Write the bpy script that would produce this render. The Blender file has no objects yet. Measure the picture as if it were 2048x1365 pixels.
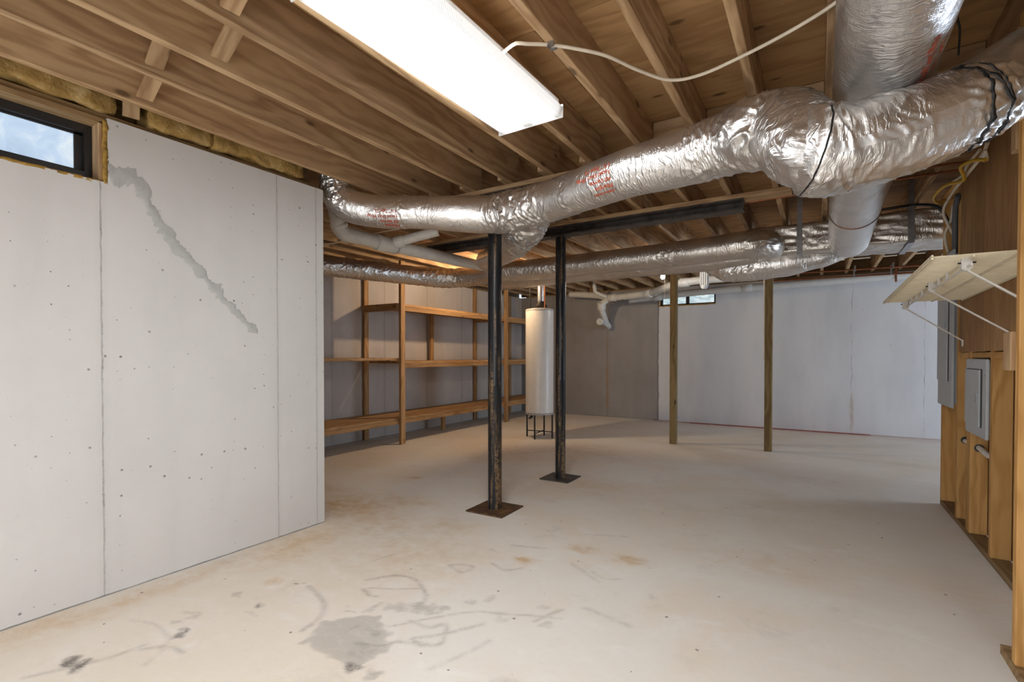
import bpy, bmesh, math, random
import numpy as np
from mathutils import Vector, Matrix, noise

random.seed(7)
SC = bpy.context.scene
COL = SC.collection

# ------------------------------------------------------------------ camera, world, lights, exposure
F_PX, YAW, CX, CY, PITCH, EYE = 987.62, 0.55443, 1024.0, 724.9, -0.013424, 1.25
cam_d = bpy.data.cameras.new('camera')
cam = bpy.data.objects.new('camera', cam_d)
COL.objects.link(cam)
cam.location = (0, 0, EYE)
cam.rotation_euler = (math.pi / 2 + PITCH, 0, YAW)
cam_d.sensor_fit = 'HORIZONTAL'
cam_d.sensor_width = 36.0
cam_d.lens = F_PX * 36.0 / 2048.0
cam_d.shift_y = (CY - 682.5) / 2048.0
cam_d.clip_start, cam_d.clip_end = 0.05, 100
SC.camera = cam

world = bpy.data.worlds.new('world')
SC.world = world
world.use_nodes = True
bg = world.node_tree.nodes['Background']
bg.inputs[0].default_value = (0.62, 0.78, 1.0, 1)
bg.inputs[1].default_value = 1.6

SC.view_settings.view_transform = 'Standard'
SC.view_settings.look = 'None'
SC.view_settings.gamma = 1.0
SC.view_settings.use_curve_mapping = False
SC.view_settings.exposure = 0.0
SC.cycles.use_denoising = True
SC.cycles.max_bounces = 8
SC.cycles.diffuse_bounces = 5
SC.cycles.glossy_bounces = 4
SC.cycles.use_adaptive_sampling = True
SC.cycles.adaptive_threshold = 0.02
SC.cycles.sample_clamp_indirect = 6.0


def area(name, loc, target, sx, sy, power, col):
    d = bpy.data.lights.new(name, 'AREA')
    d.shape = 'RECTANGLE'
    d.size, d.size_y, d.energy, d.color = sx, sy, power, col
    o = bpy.data.objects.new(name, d)
    COL.objects.link(o)
    o.location = loc
    o.rotation_euler = (Vector(target) - Vector(loc)).to_track_quat('-Z', 'Y').to_euler()
    return o


FIXTURE_L = 46.0
area('rear_room_light', (0.15, -0.95, 2.42), (0.15, -0.9501, 0.0), 2.0, 1.7, 140, (0.94, 0.975, 1.0))
area('rear_low_fill', (-1.7, -2.3, 0.7), (-1.7, 0.6, 2.3), 2.4, 1.0, 62, (0.97, 0.985, 1.0))  # added unseen fill lamp, brightens the joist undersides
area('doorway_daylight', (4.8, 7.3, 1.15), (1.0, 7.2, 1.0), 2.0, 2.0, 135, (0.70, 0.83, 1.0))
BULB_L, WARM_BULB_L = 330.0, 1700.0


# ------------------------------------------------------------------ node helpers
class NT:
    def __init__(self, name, rough=0.7, metal=0.0, spec=0.4):
        self.m = bpy.data.materials.new(name)
        self.m.use_nodes = True
        self.t = self.m.node_tree
        self.b = self.t.nodes['Principled BSDF']
        self.set(rough=rough, metal=metal)
        self.b.inputs['Specular IOR Level'].default_value = spec

    def n(self, typ, **k):
        x = self.t.nodes.new(typ)
        for a, v in k.items():
            setattr(x, a, v)
        return x

    def link(self, a, b):
        self.t.links.new(a, b)

    def inp(self, sock, v):
        if isinstance(v, (int, float)):
            sock.default_value = v
        elif isinstance(v, tuple):
            sock.default_value = (*v, 1.0) if (len(v) == 3 and sock.type == 'RGBA') else v
        else:
            self.link(v, sock)

    def set(self, col=None, rough=None, metal=None, normal=None):
        for key, v in (('Base Color', col), ('Roughness', rough), ('Metallic', metal), ('Normal', normal)):
            if v is not None:
                self.inp(self.b.inputs[key], v)

    def math(self, op, a, b=0.0, c=None, clamp=False):
        x = self.n('ShaderNodeMath', operation=op, use_clamp=clamp)
        self.inp(x.inputs[0], a)
        self.inp(x.inputs[1], b)
        if c is not None:
            self.inp(x.inputs[2], c)
        return x.outputs[0]

    def mix(self, f, a, b, blend='MIX'):
        x = self.n('ShaderNodeMix', data_type='RGBA', blend_type=blend)
        self.inp(x.inputs[0], f)
        self.inp(x.inputs[6], a)
        self.inp(x.inputs[7], b)
        return x.outputs[2]

    def pos(self):
        return self.n('ShaderNodeNewGeometry').outputs['Position']

    def obj(self):
        return self.n('ShaderNodeTexCoord').outputs['Object']

    def uv(self):
        return self.n('ShaderNodeTexCoord').outputs['UV']

    def sep(self, v):
        x = self.n('ShaderNodeSeparateXYZ')
        self.link(v, x.inputs[0])
        return x.outputs

    def comb(self, a, b, c):
        x = self.n('ShaderNodeCombineXYZ')
        for i, v in enumerate((a, b, c)):
            self.inp(x.inputs[i], v)
        return x.outputs[0]

    def map(self, v, scale=(1, 1, 1), loc=(0, 0, 0)):
        x = self.n('ShaderNodeMapping')
        self.link(v, x.inputs[0])
        x.inputs['Scale'].default_value = scale
        self.inp(x.inputs['Location'], loc)
        return x.outputs[0]

    def noise(self, v, scale, detail=4.0, rough=0.55, dist=0.0):
        x = self.n('ShaderNodeTexNoise')
        if v is not None:
            self.link(v, x.inputs['Vector'])
        x.inputs['Scale'].default_value = scale
        x.inputs['Detail'].default_value = detail
        x.inputs['Roughness'].default_value = rough
        x.inputs['Distortion'].default_value = dist
        return x.outputs[0]

    def voro(self, v, scale, feature='F1', rand=1.0):
        x = self.n('ShaderNodeTexVoronoi', feature=feature)
        self.link(v, x.inputs['Vector'])
        x.inputs['Scale'].default_value = scale
        x.inputs['Randomness'].default_value = rand
        return x.outputs[0]

    def step(self, v, lo, hi):
        x = self.n('ShaderNodeMapRange', interpolation_type='SMOOTHSTEP')
        self.inp(x.inputs[0], v)
        x.inputs[1].default_value = lo
        x.inputs[2].default_value = hi
        return x.outputs[0]

    def ramp(self, f, stops):
        x = self.n('ShaderNodeValToRGB')
        self.inp(x.inputs[0], f)
        e = x.color_ramp.elements
        while len(e) < len(stops):
            e.new(0.5)
        for el, (p, c) in zip(e, stops):
            el.position = p
            el.color = (*c, 1)
        return x.outputs[0]

    def bump(self, h, strength, dist, normal=None):
        x = self.n('ShaderNodeBump')
        x.inputs['Strength'].default_value = strength
        x.inputs['Distance'].default_value = dist
        self.link(h, x.inputs['Height'])
        if normal is not None:
            self.link(normal, x.inputs['Normal'])
        return x.outputs[0]

    def attr(self, name):
        return self.n('ShaderNodeAttribute', attribute_name=name).outputs['Fac']

    def rand(self):
        return self.n('ShaderNodeObjectInfo').outputs['Random']


def srgb(r, g, b):
    f = lambda c: (c / 255 / 12.92) if c <= 10 else ((c / 255 + 0.055) / 1.055) ** 2.4
    return (f(r), f(g), f(b))


def mul(c, k):
    return tuple(x * k for x in c)


def wood(name, light, dark, knot=0.6, rough=0.72, ring=1.0, grime=0.0):
    """lumber with grain along the piece's own X axis"""
    N = NT(name, rough=rough, spec=0.25)
    r = N.rand()
    off = N.comb(N.math('MULTIPLY', r, 37.0), N.math('MULTIPLY', r, 91.0), N.math('MULTIPLY', r, 53.0))
    v = N.n('ShaderNodeVectorMath', operation='ADD')
    N.link(N.obj(), v.inputs[0])
    N.link(off, v.inputs[1])
    v = v.outputs[0]
    warp = N.noise(N.map(v, (0.7, 3.0, 3.0)), 1.6, 3)
    s = N.sep(v)
    rr = N.math('ADD', N.math('MULTIPLY', s[1], 1.0), N.math('MULTIPLY', s[2], 0.8))
    ph = N.math('ADD', N.math('MULTIPLY', rr, 95.0 * ring), N.math('MULTIPLY', warp, 34.0))
    rings = N.math('ADD', N.math('MULTIPLY', N.math('SINE', ph), 0.5), 0.5)
    fine = N.noise(N.map(v, (3.0, 60.0, 60.0)), 2.0, 5, 0.65)
    f = N.math('ADD', N.math('MULTIPLY', rings, 0.55), N.math('MULTIPLY', fine, 0.6))
    f = N.math('MULTIPLY', f, N.math('ADD', N.math('MULTIPLY', N.noise(N.map(v, (0.6, 6, 6)), 1.3, 2), 0.9), 0.3), clamp=True)
    c = N.mix(N.step(f, 0.1, 0.95), light, dark)
    big = N.noise(N.map(v, (0.5, 2.2, 2.2)), 1.0, 2)
    c = N.mix(N.step(big, 0.35, 0.7), c, N.mix(0.5, c, dark))
    k = N.n('ShaderNodeTexVoronoi', feature='F1')
    N.link(N.map(v, (3.2, 7.5, 7.5)), k.inputs['Vector'])
    k.inputs['Scale'].default_value = 1.0
    ksel = N.math('GREATER_THAN', N.sep(k.outputs['Color'])[0], .45)
    kd = N.math('ADD', k.outputs[0], N.math('MULTIPLY', N.math('SUBTRACT', fine, 0.5), 0.10))
    km = N.math('MULTIPLY', N.math('MULTIPLY', N.math('SUBTRACT', 1.0, N.step(kd, 0.07, 0.17)), knot), ksel)
    c = N.mix(km, c, mul(dark, 0.28))
    if grime:
        g = N.step(N.noise(N.map(v, (1.5, 9, 9)), 2.0, 5, 0.7), 0.5, 0.75)
        c = N.mix(N.math('MULTIPLY', g, grime), c, mul(dark, 0.35))
    tone = N.math('ADD', 0.86, N.math('MULTIPLY', r, 0.28))
    c = N.mix(1.0, c, N.comb(tone, tone, tone), 'MULTIPLY')
    N.set(col=c, normal=N.bump(f, 0.25, 0.004))
    return N.m


def plain(name, col, rough=0.5, metal=0.0, var=0.12, scale=14.0, bump=0.0, spec=0.4):
    N = NT(name, rough=rough, metal=metal, spec=spec)
    n = N.noise(N.obj(), scale, 5, 0.6)
    N.set(col=N.mix(N.step(n, 0.35, 0.7), col, mul(col, 1.0 - var)))
    if bump:
        N.set(normal=N.bump(N.noise(N.obj(), scale * 6, 4), bump, 0.002))
    return N.m


def emit(name, col, strength):
    N = NT(name)
    N.b.inputs['Emission Color'].default_value = (*col, 1)
    N.b.inputs['Emission Strength'].default_value = strength
    N.set(col=col)
    return N.m


# ------------------------------------------------------------------ geometry helpers
WM = {}


def link(name, mesh, mat=None, parent=None, matrix=None):
    o = bpy.data.objects.new(name, mesh)
    COL.objects.link(o)
    if mat is not None and mesh is not None and len(mesh.materials) == 0:
        mesh.materials.append(mat)
    M = matrix if matrix is not None else Matrix.Identity(4)
    o.matrix_basis = M
    WM[o.name] = M
    if parent is not None:
        o.parent = parent
        o.matrix_parent_inverse = WM[parent.name].inverted()
    return o


def empty(name, loc):
    o = bpy.data.objects.new(name, None)
    o.empty_display_size = 0.1
    COL.objects.link(o)
    o.matrix_basis = Matrix.Translation(loc)
    WM[o.name] = o.matrix_basis.copy()
    return o


def thing(o, label, cat, group=None):
    o['label'], o['category'], o['kind'] = label, cat, 'thing'
    if group:
        o['group'] = group
    return o


def structure(o, label=None):
    o['kind'] = 'structure'
    if label:
        o['label'] = label
    return o


def py_mesh(name, verts, faces, smooth=False):
    me = bpy.data.meshes.new(name)
    me.from_pydata([tuple(v) for v in verts], [], faces)
    if smooth:
        me.polygons.foreach_set('use_smooth', [True] * len(me.polygons))
    me.update()
    return me


def bm_done(bm, name, smooth=False):
    bmesh.ops.recalc_face_normals(bm, faces=bm.faces[:])
    me = bpy.data.meshes.new(name)
    bm.to_mesh(me)
    bm.free()
    if smooth:
        me.polygons.foreach_set('use_smooth', [True] * len(me.polygons))
    return me


_lum = {}


def box_mesh(sx, sy, sz, bev):
    key = (round(sx, 4), round(sy, 4), round(sz, 4), bev)
    if key not in _lum:
        bm = bmesh.new()
        bmesh.ops.create_cube(bm, size=1.0)
        for v in bm.verts:
            v.co = Vector((v.co.x * sx, v.co.y * sy, v.co.z * sz))
        if bev:
            bmesh.ops.bevel(bm, geom=bm.edges[:], offset=min(bev, min(sx, sy, sz) * 0.3), segments=1, affect='EDGES')
        _lum[key] = bm
    bm = _lum[key].copy()
    return bm_done(bm, 'block')


_lumme = {}


def lumber(name, a, b, mat, parent=None, bev=0.003, tilt=None):
    """a board filling the box from corner a to corner b; local X runs along its length"""
    a, b = Vector(a), Vector(b)
    c, d = (a + b) / 2, Vector([abs(x) for x in (b - a)])
    ax = max(range(3), key=lambda i: d[i])
    if ax == 0:
        R, s = Matrix.Identity(4), (d.x, d.y, d.z)
    elif ax == 1:
        R, s = Matrix.Rotation(math.pi / 2, 4, 'Z'), (d.y, d.x, d.z)
    else:
        R, s = Matrix.Rotation(-math.pi / 2, 4, 'Y'), (d.z, d.y, d.x)
    if tilt is not None:
        R = tilt @ R
    key = tuple(round(x, 3) for x in s) + (mat.name,)
    if key not in _lumme:
        me = box_mesh(*s, bev)
        me.materials.append(mat)
        _lumme[key] = me
    return link(name, _lumme[key], None, parent, Matrix.Translation(c) @ R)


def bar(name, p, q, w, h, mat, parent=None, bev=0.002, roll_up=(0, 0, 1)):
    """a rectangular bar from p to q, w wide (sideways) and h high"""
    p, q = Vector(p), Vector(q)
    t = (q - p).normalized()
    up = Vector(roll_up)
    y = up.cross(t)
    if y.length < 1e-4:
        y = Vector((0, 1, 0)).cross(t)
    y.normalize()
    z = t.cross(y)
    M = Matrix((t, y, z)).transposed().to_4x4()
    M.translation = (p + q) / 2
    return link(name, box_mesh((q - p).length, w, h, bev), mat, parent, M)


def boxes(name, lst, mat, parent=None, bev=0.0):
    """several boxes that make up one piece, in one mesh, around the first box's centre"""
    bm = bmesh.new()
    o = (Vector(lst[0][0]) + Vector(lst[0][1])) / 2
    for a, b in lst:
        r = bmesh.ops.create_cube(bm, size=1.0)
        a, b = Vector(a), Vector(b)
        c, d = (a + b) / 2 - o, b - a
        for v in r['verts']:
            v.co = Vector((v.co.x * d.x, v.co.y * d.y, v.co.z * d.z)) + c
    if bev:
        bmesh.ops.bevel(bm, geom=bm.edges[:], offset=bev, segments=2, affect='EDGES')
    return link(name, bm_done(bm, name), mat, parent, Matrix.Translation(o))


def lathe(name, prof, mat, loc, parent=None, n=40, axis=None, smooth=True):
    """surface of revolution of (radius, height) pairs about Z, or about axis"""
    verts, faces = [], []
    for r, z in prof:
        for i in range(n):
            a = 2 * math.pi * i / n
            verts.append((r * math.cos(a), r * math.sin(a), z))
    for j in range(len(prof) - 1):
        for i in range(n):
            k = (i + 1) % n
            faces.append((j * n + i, j * n + k, (j + 1) * n + k, (j + 1) * n + i))
    faces.append(tuple(range(n - 1, -1, -1)))
    faces.append(tuple(range((len(prof) - 1) * n, len(prof) * n)))
    me = py_mesh(name, verts, faces)
    if smooth:
        me.polygons.foreach_set('use_smooth', [len(p.vertices) == 4 for p in me.polygons])
        me.set_sharp_from_angle(angle=math.radians(40))
    M = Matrix.Translation(loc)
    if axis is not None:
        M = M @ Vector(axis).to_track_quat('Z', 'Y').to_matrix().to_4x4()
    return link(name, me, mat, parent, M)


def spline(pts, rad, step):
    P = [Vector(p) for p in pts]
    R = list(rad) if isinstance(rad, (list, tuple)) else [rad] * len(P)
    out = []
    for i in range(len(P) - 1):
        p0, p1, p2, p3 = P[max(i - 1, 0)], P[i], P[i + 1], P[min(i + 2, len(P) - 1)]
        m = max(2, int((p2 - p1).length / (step * 0.25)))
        for k in range(m):
            t = k / m
            q = 0.5 * ((2 * p1) + (p2 - p0) * t + (2 * p0 - 5 * p1 + 4 * p2 - p3) * t * t + (3 * p1 - p0 - 3 * p2 + p3) * t ** 3)
            out.append((q, R[i] + (R[i + 1] - R[i]) * (t * t * (3 - 2 * t))))
    out.append((P[-1], R[-1]))
    S = [0.0]
    for i in range(1, len(out)):
        S.append(S[-1] + (out[i][0] - out[i - 1][0]).length)
    L = S[-1]
    n = max(2, int(L / step))
    res, j = [], 0
    for k in range(n + 1):
        s = L * k / n
        while j < len(S) - 2 and S[j + 1] < s:
            j += 1
        f = (s - S[j]) / max(S[j + 1] - S[j], 1e-9)
        res.append((out[j][0].lerp(out[j + 1][0], f), out[j][1] + (out[j + 1][1] - out[j][1]) * f, s))
    return res


def tube(name, pts, rad, mat, parent=None, step=0.012, nseg=72, crumple=None, seed=0.0, base=0.0, flat=1.0, round_end=(0, 0), up=(0, 0, 1)):
    """a round duct, pipe or cable along a smooth path; returns the object and a sampler (s, theta) -> point, normal"""
    res = spline(pts, rad, step)
    L = res[-1][2]
    frames = []
    Nv = None
    for i, (c, r, s) in enumerate(res):
        a, b = res[max(i - 1, 0)][0], res[min(i + 1, len(res) - 1)][0]
        T = (b - a).normalized()
        if Nv is None:
            u = Vector(up)
            if abs(u.dot(T)) > 0.95:
                u = Vector((0, 1, 0))
            Nv = (u - T * u.dot(T)).normalized()
        else:
            Nv = (Nv - T * Nv.dot(T)).normalized()
        frames.append((c, T, Nv.copy(), T.cross(Nv), r, s))

    def disp(s, ca, sa, r):
        if crumple is None:
            return 0.0
        d = base * (noise.noise(Vector((s * 7 + seed, ca * 1.8, sa * 1.8))) + 0.35 * noise.noise(Vector((s * 22 + seed, ca * 4, sa * 4))))
        for (s0, w, amp, ks, kt) in crumple:
            g = math.exp(-((s - s0) / w) ** 2)
            if g > 0.02:
                wv = 1.1 * noise.noise(Vector((ca * 1.6, sa * 1.6, s * 5 + seed)))
                q = abs(noise.noise(Vector((s * ks * 1.5 + seed + wv, ca * kt, sa * kt))))
                q2 = abs(noise.noise(Vector((s * ks * 3.2 + seed * 2 + wv, ca * kt * 1.7 + 7, sa * kt * 1.7))))
                d += amp * g * (0.75 * max(0.0, 1 - q * 4.5) + 0.45 * max(0.0, 1 - q2 * 4.5) - 0.25)
        return d

    def at(s, th, lift=0.0):
        x = max(0.0, min(s / L, 1.0)) * (len(frames) - 1)
        i = min(int(x), len(frames) - 2)
        f = x - i
        A, B = frames[i], frames[i + 1]
        c = A[0].lerp(B[0], f)
        n_, b_ = A[2].lerp(B[2], f).normalized(), A[3].lerp(B[3], f).normalized()
        r = A[4] + (B[4] - A[4]) * f
        ca, sa = math.cos(th), math.sin(th)
        d = n_ * (ca * flat) + b_ * sa
        return c + d * (r + disp(s, ca, sa, r) + lift)

    o = frames[0][0].copy()
    verts, faces, uvs = [], [], []
    for i, (c, T, n_, b_, r, s) in enumerate(frames):
        k = 1.0
        e0, e1 = round_end
        if e0 and s < e0:
            k = math.sqrt(max(0.0, 1 - (1 - s / e0) ** 2))
        if e1 and L - s < e1:
            k = math.sqrt(max(0.0, 1 - (1 - (L - s) / e1) ** 2))
        for j in range(nseg):
            th = 2 * math.pi * j / nseg
            ca, sa = math.cos(th), math.sin(th)
            verts.append(c + (n_ * (ca * flat) + b_ * sa) * ((r + disp(s, ca, sa, r)) * max(k, 0.02)) - o)
    for i in range(len(frames) - 1):
        for j in range(nseg):
            k = (j + 1) % nseg
            faces.append((i * nseg + j, i * nseg + k, (i + 1) * nseg + k, (i + 1) * nseg + j))
    nq = len(faces)
    faces.append(tuple(range(nseg - 1, -1, -1)))
    faces.append(tuple(range((len(frames) - 1) * nseg, len(frames) * nseg)))
    me = py_mesh(name, verts, faces)
    me.polygons.foreach_set('use_smooth', [True] * nq + [False, False])
    lay = me.uv_layers.new(name='UVMap')
    uv = np.zeros((len(me.loops), 2), np.float32)
    q = 0
    for i in range(len(frames) - 1):
        s0, s1 = frames[i][5], frames[i + 1][5]
        rr = frames[i][4]
        for j in range(nseg):
            t0, t1 = j / nseg * 2 * math.pi * rr, (j + 1) / nseg * 2 * math.pi * rr
            uv[q:q + 4] = ((s0, t0), (s0, t1), (s1, t1), (s1, t0))
            q += 4
    lay.data.foreach_set('uv', uv.ravel())
    ob = link(name, me, mat, parent, Matrix.Translation(o))
    return ob, at, L


def cable(name, pts, r, mat, parent=None, nseg=10, step=0.02):
    return tube(name, pts, r, mat, parent, step=step, nseg=nseg)[0]


def wrap_text(name, lines, size, at, s0, th0, r, mat, parent, gap=1.25, flip=1):
    """flat print laid on a duct's surface: lines of red lettering that follow the curve"""
    verts, faces = [], []
    for li, txt in enumerate(lines):
        sz = size
        if isinstance(txt, tuple):
            txt, sz = txt
        cu = bpy.data.curves.new('print', 'FONT')
        cu.body = txt
        cu.size = sz
        cu.offset = 0.0006
        cu.resolution_u = 2
        ob = bpy.data.objects.new('print', cu)
        me = ob.to_mesh()
        b0 = len(verts)
        for v in me.vertices:
            verts.append(at(s0 - flip * v.co.x, th0 + flip * (v.co.y - li * size * gap) / r, 0.0022))
        for p in me.polygons:
            faces.append(tuple(b0 + i for i in p.vertices))
        ob.to_mesh_clear()
        bpy.data.objects.remove(ob)
        bpy.data.curves.remove(cu)
    if not verts:
        return
    o = verts[0].copy()
    me = py_mesh(name, [v - o for v in verts], faces)
    return link(name, me, mat, parent, Matrix.Translation(o))


# ------------------------------------------------------------------ materials
PINE_L, PINE_D = (0.535, 0.37, 0.21), (0.27, 0.155, 0.077)
M_JOIST = wood('joist_pine', PINE_L, PINE_D, knot=0.75)
M_STUD = wood('stud_pine', (0.58, 0.34, 0.125), (0.38, 0.19, 0.055), knot=0.8)
M_SHELFWOOD = wood('shelf_pine', (0.46, 0.28, 0.13), (0.25, 0.13, 0.05), knot=0.8, grime=0.15)
M_TREATED = wood('treated_pine', (0.25, 0.185, 0.085), (0.13, 0.085, 0.035), knot=0.85, grime=0.2)
M_OLDWOOD = wood('sill_lumber', (0.36, 0.24, 0.12), (0.2, 0.12, 0.055), knot=0.5, grime=0.3)
M_PLY = wood('subfloor_plywood', (0.52, 0.32, 0.15), (0.33, 0.18, 0.075), knot=0.8, ring=0.22)
M_BOARD = wood('brown_plywood', (0.40, 0.235, 0.105), (0.27, 0.14, 0.055), knot=0.25, ring=0.2)


def foil(name, tint=(0.82, 0.81, 0.80), rough=0.24, grid=1.0, crinkle=1.0):
    N = NT(name, rough=rough, metal=0.94)
    o = N.obj()
    uv = N.uv()
    big = N.noise(o, 24, 4, 0.6, 0.5)
    warp = N.noise(uv, 6, 3)
    w2 = N.comb(warp, N.noise(uv, 5.1, 3), 0.0)
    ad = N.n('ShaderNodeVectorMath', operation='MULTIPLY_ADD')
    N.link(w2, ad.inputs[0])
    ad.inputs[1].default_value = (.12, .12, 0)
    N.link(uv, ad.inputs[2])
    ridge = N.math('ABSOLUTE', N.math('SUBTRACT', N.noise(N.map(ad.outputs[0], (26, 5, 1)), 1.0, 3, .55), .5))
    crease = N.math('SUBTRACT', 1.0, N.step(ridge, 0.0, .09))
    gate = N.step(N.noise(uv, 3.3, 3), .42, .66)
    crease = N.math('MULTIPLY', crease, gate)
    cr = N.voro(N.map(ad.outputs[0], (1.0, 0.6, 1.0)), 70.0, 'DISTANCE_TO_EDGE')
    fine = N.noise(o, 120, 4, 0.65)
    s = N.sep(uv)
    g1 = N.math('POWER', N.math('ABSOLUTE', N.math('SINE', N.math('MULTIPLY', s[0], 230.0))), 14.0)
    g2 = N.math('POWER', N.math('ABSOLUTE', N.math('SINE', N.math('MULTIPLY', s[1], 230.0))), 14.0)
    grd = N.math('MAXIMUM', g1, g2)
    n1 = N.bump(big, 0.30 * crinkle, 0.010)
    n2 = N.bump(crease, 0.55 * crinkle, 0.006, n1)
    n2 = N.bump(cr, 0.12 * crinkle, 0.005, n2)
    n3 = N.bump(fine, 0.30 * crinkle, 0.0022, n2)
    n4 = N.bump(grd, 0.22 * grid, 0.001, n3)
    dust = N.step(N.noise(o, 5, 4), 0.45, 0.75)
    N.set(col=N.mix(dust, tint, mul(tint, 0.86)), normal=n4,
          rough=N.math('ADD', rough, N.math('MULTIPLY', N.noise(o, 9, 3), 0.14)))
    return N.m


M_FOIL = foil('foil_wrap')
M_FOIL2 = foil('foil_wrap_dull', (0.68, 0.645, 0.60), 0.27)
M_TAPE = foil('foil_tape', (0.86, 0.86, 0.87), 0.30, 0.0, 0.45)
M_RED = plain('red_print', (0.46, 0.075, 0.03), 0.6)
M_STEEL = plain('blackened_steel', (0.085, 0.072, 0.064), 0.5, 0.2, 0.6, 9)
M_STRAP = plain('black_strap', (0.012, 0.012, 0.013), 0.5)
M_PVC = plain('white_pvc', (0.70, 0.67, 0.62), 0.38, 0, 0.12)
M_PVCB = plain('bright_pvc', (0.60, 0.61, 0.59), 0.36, 0, 0.08)
M_COPPER = plain('tarnished_copper', (0.30, 0.11, 0.05), 0.4, 0.8, 0.35)
M_GALV = plain('galvanised_steel', (0.40, 0.41, 0.43), 0.32, 0.9, 0.3)
M_CAST = plain('black_iron', (0.012, 0.012, 0.013), 0.5, 0.3)
M_TANK = plain('tank_enamel', (0.62, 0.59, 0.55), 0.34, 0, 0.06)
M_TANKEDGE = plain('tank_rim', (0.36, 0.35, 0.34), 0.4)
M_PANEL = plain('grey_panel_enamel', (0.44, 0.465, 0.485), 0.42, 0, 0.06)
M_GAPSHADE = plain('gap_shade', (0.03, 0.032, 0.035), 0.6)  # near-black colour standing in for the shade in gaps
M_CABLE = plain('white_cable_sheath', (0.68, 0.60, 0.48), 0.5)
M_CABLEY = plain('yellow_cable_sheath', (0.50, 0.30, 0.025), 0.45)
M_CABLEB = plain('black_cable_sheath', (0.02, 0.02, 0.022), 0.5)
M_CABLEG = plain('grey_conduit', (0.10, 0.105, 0.115), 0.5)
M_WIRE = plain('white_shelf_wire', (0.80, 0.71, 0.52), 0.4)
M_WIREW = plain('white_bracket', (0.74, 0.71, 0.66), 0.4)
M_FIXT = plain('white_fixture_enamel', (0.80, 0.80, 0.80), 0.4)
M_FRAME = plain('dark_bronze_frame', (0.022, 0.020, 0.020), 0.42)
M_FOAM = plain('yellow_spray_foam', (0.42, 0.25, 0.05), 0.8, 0, 0.5, 40, 0.6)
M_PORC = plain('porcelain', (0.75, 0.73, 0.68), 0.25)
M_BATT = None


def batt_mat():
    N = NT('fibreglass_batt', rough=0.95, spec=0.05)
    n = N.noise(N.obj(), 9, 6, 0.7)
    m = N.noise(N.obj(), 3, 3)
    c = N.ramp(n, [(0.25, (0.13, 0.075, 0.025)), (0.5, (0.40, 0.26, 0.09)), (0.78, (0.68, 0.55, 0.33))])
    N.set(col=N.mix(N.step(m, 0.4, 0.7), c, mul((0.30, 0.18, 0.06), 1)), normal=N.bump(N.noise(N.obj(), 50, 5), 0.7, 0.01))
    return N.m


M_BATT = batt_mat()


def column_paint():
    N = NT('worn_black_paint', rough=0.34, metal=0.25)
    o = N.obj()
    scr = N.noise(N.map(o, (30, 30, 1.6)), 1.0, 6, 0.7)
    spot = N.noise(o, 45, 4, 0.7)
    m = N.math('MULTIPLY', N.step(scr, 0.50, 0.60), N.step(spot, 0.35, 0.6))
    N.set(col=N.mix(m, (0.016, 0.017, 0.020), (0.20, 0.125, 0.06)), rough=N.math('ADD', 0.3, N.math('MULTIPLY', m, 0.35)),
          normal=N.bump(N.noise(o, 22, 4), 0.12, 0.003))
    return N.m


M_COLUMN = column_paint()


def rust_mat():
    N = NT('rusty_plate', rough=0.6, metal=0.3)
    n = N.noise(N.obj(), 12, 6, 0.65)
    N.set(col=N.ramp(n, [(0.3, (0.035, 0.028, 0.024)), (0.5, (0.10, 0.055, 0.028)), (0.7, (0.24, 0.125, 0.05))]), normal=N.bump(n, 0.3, 0.003))
    return N.m


M_RUST = rust_mat()


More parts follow.
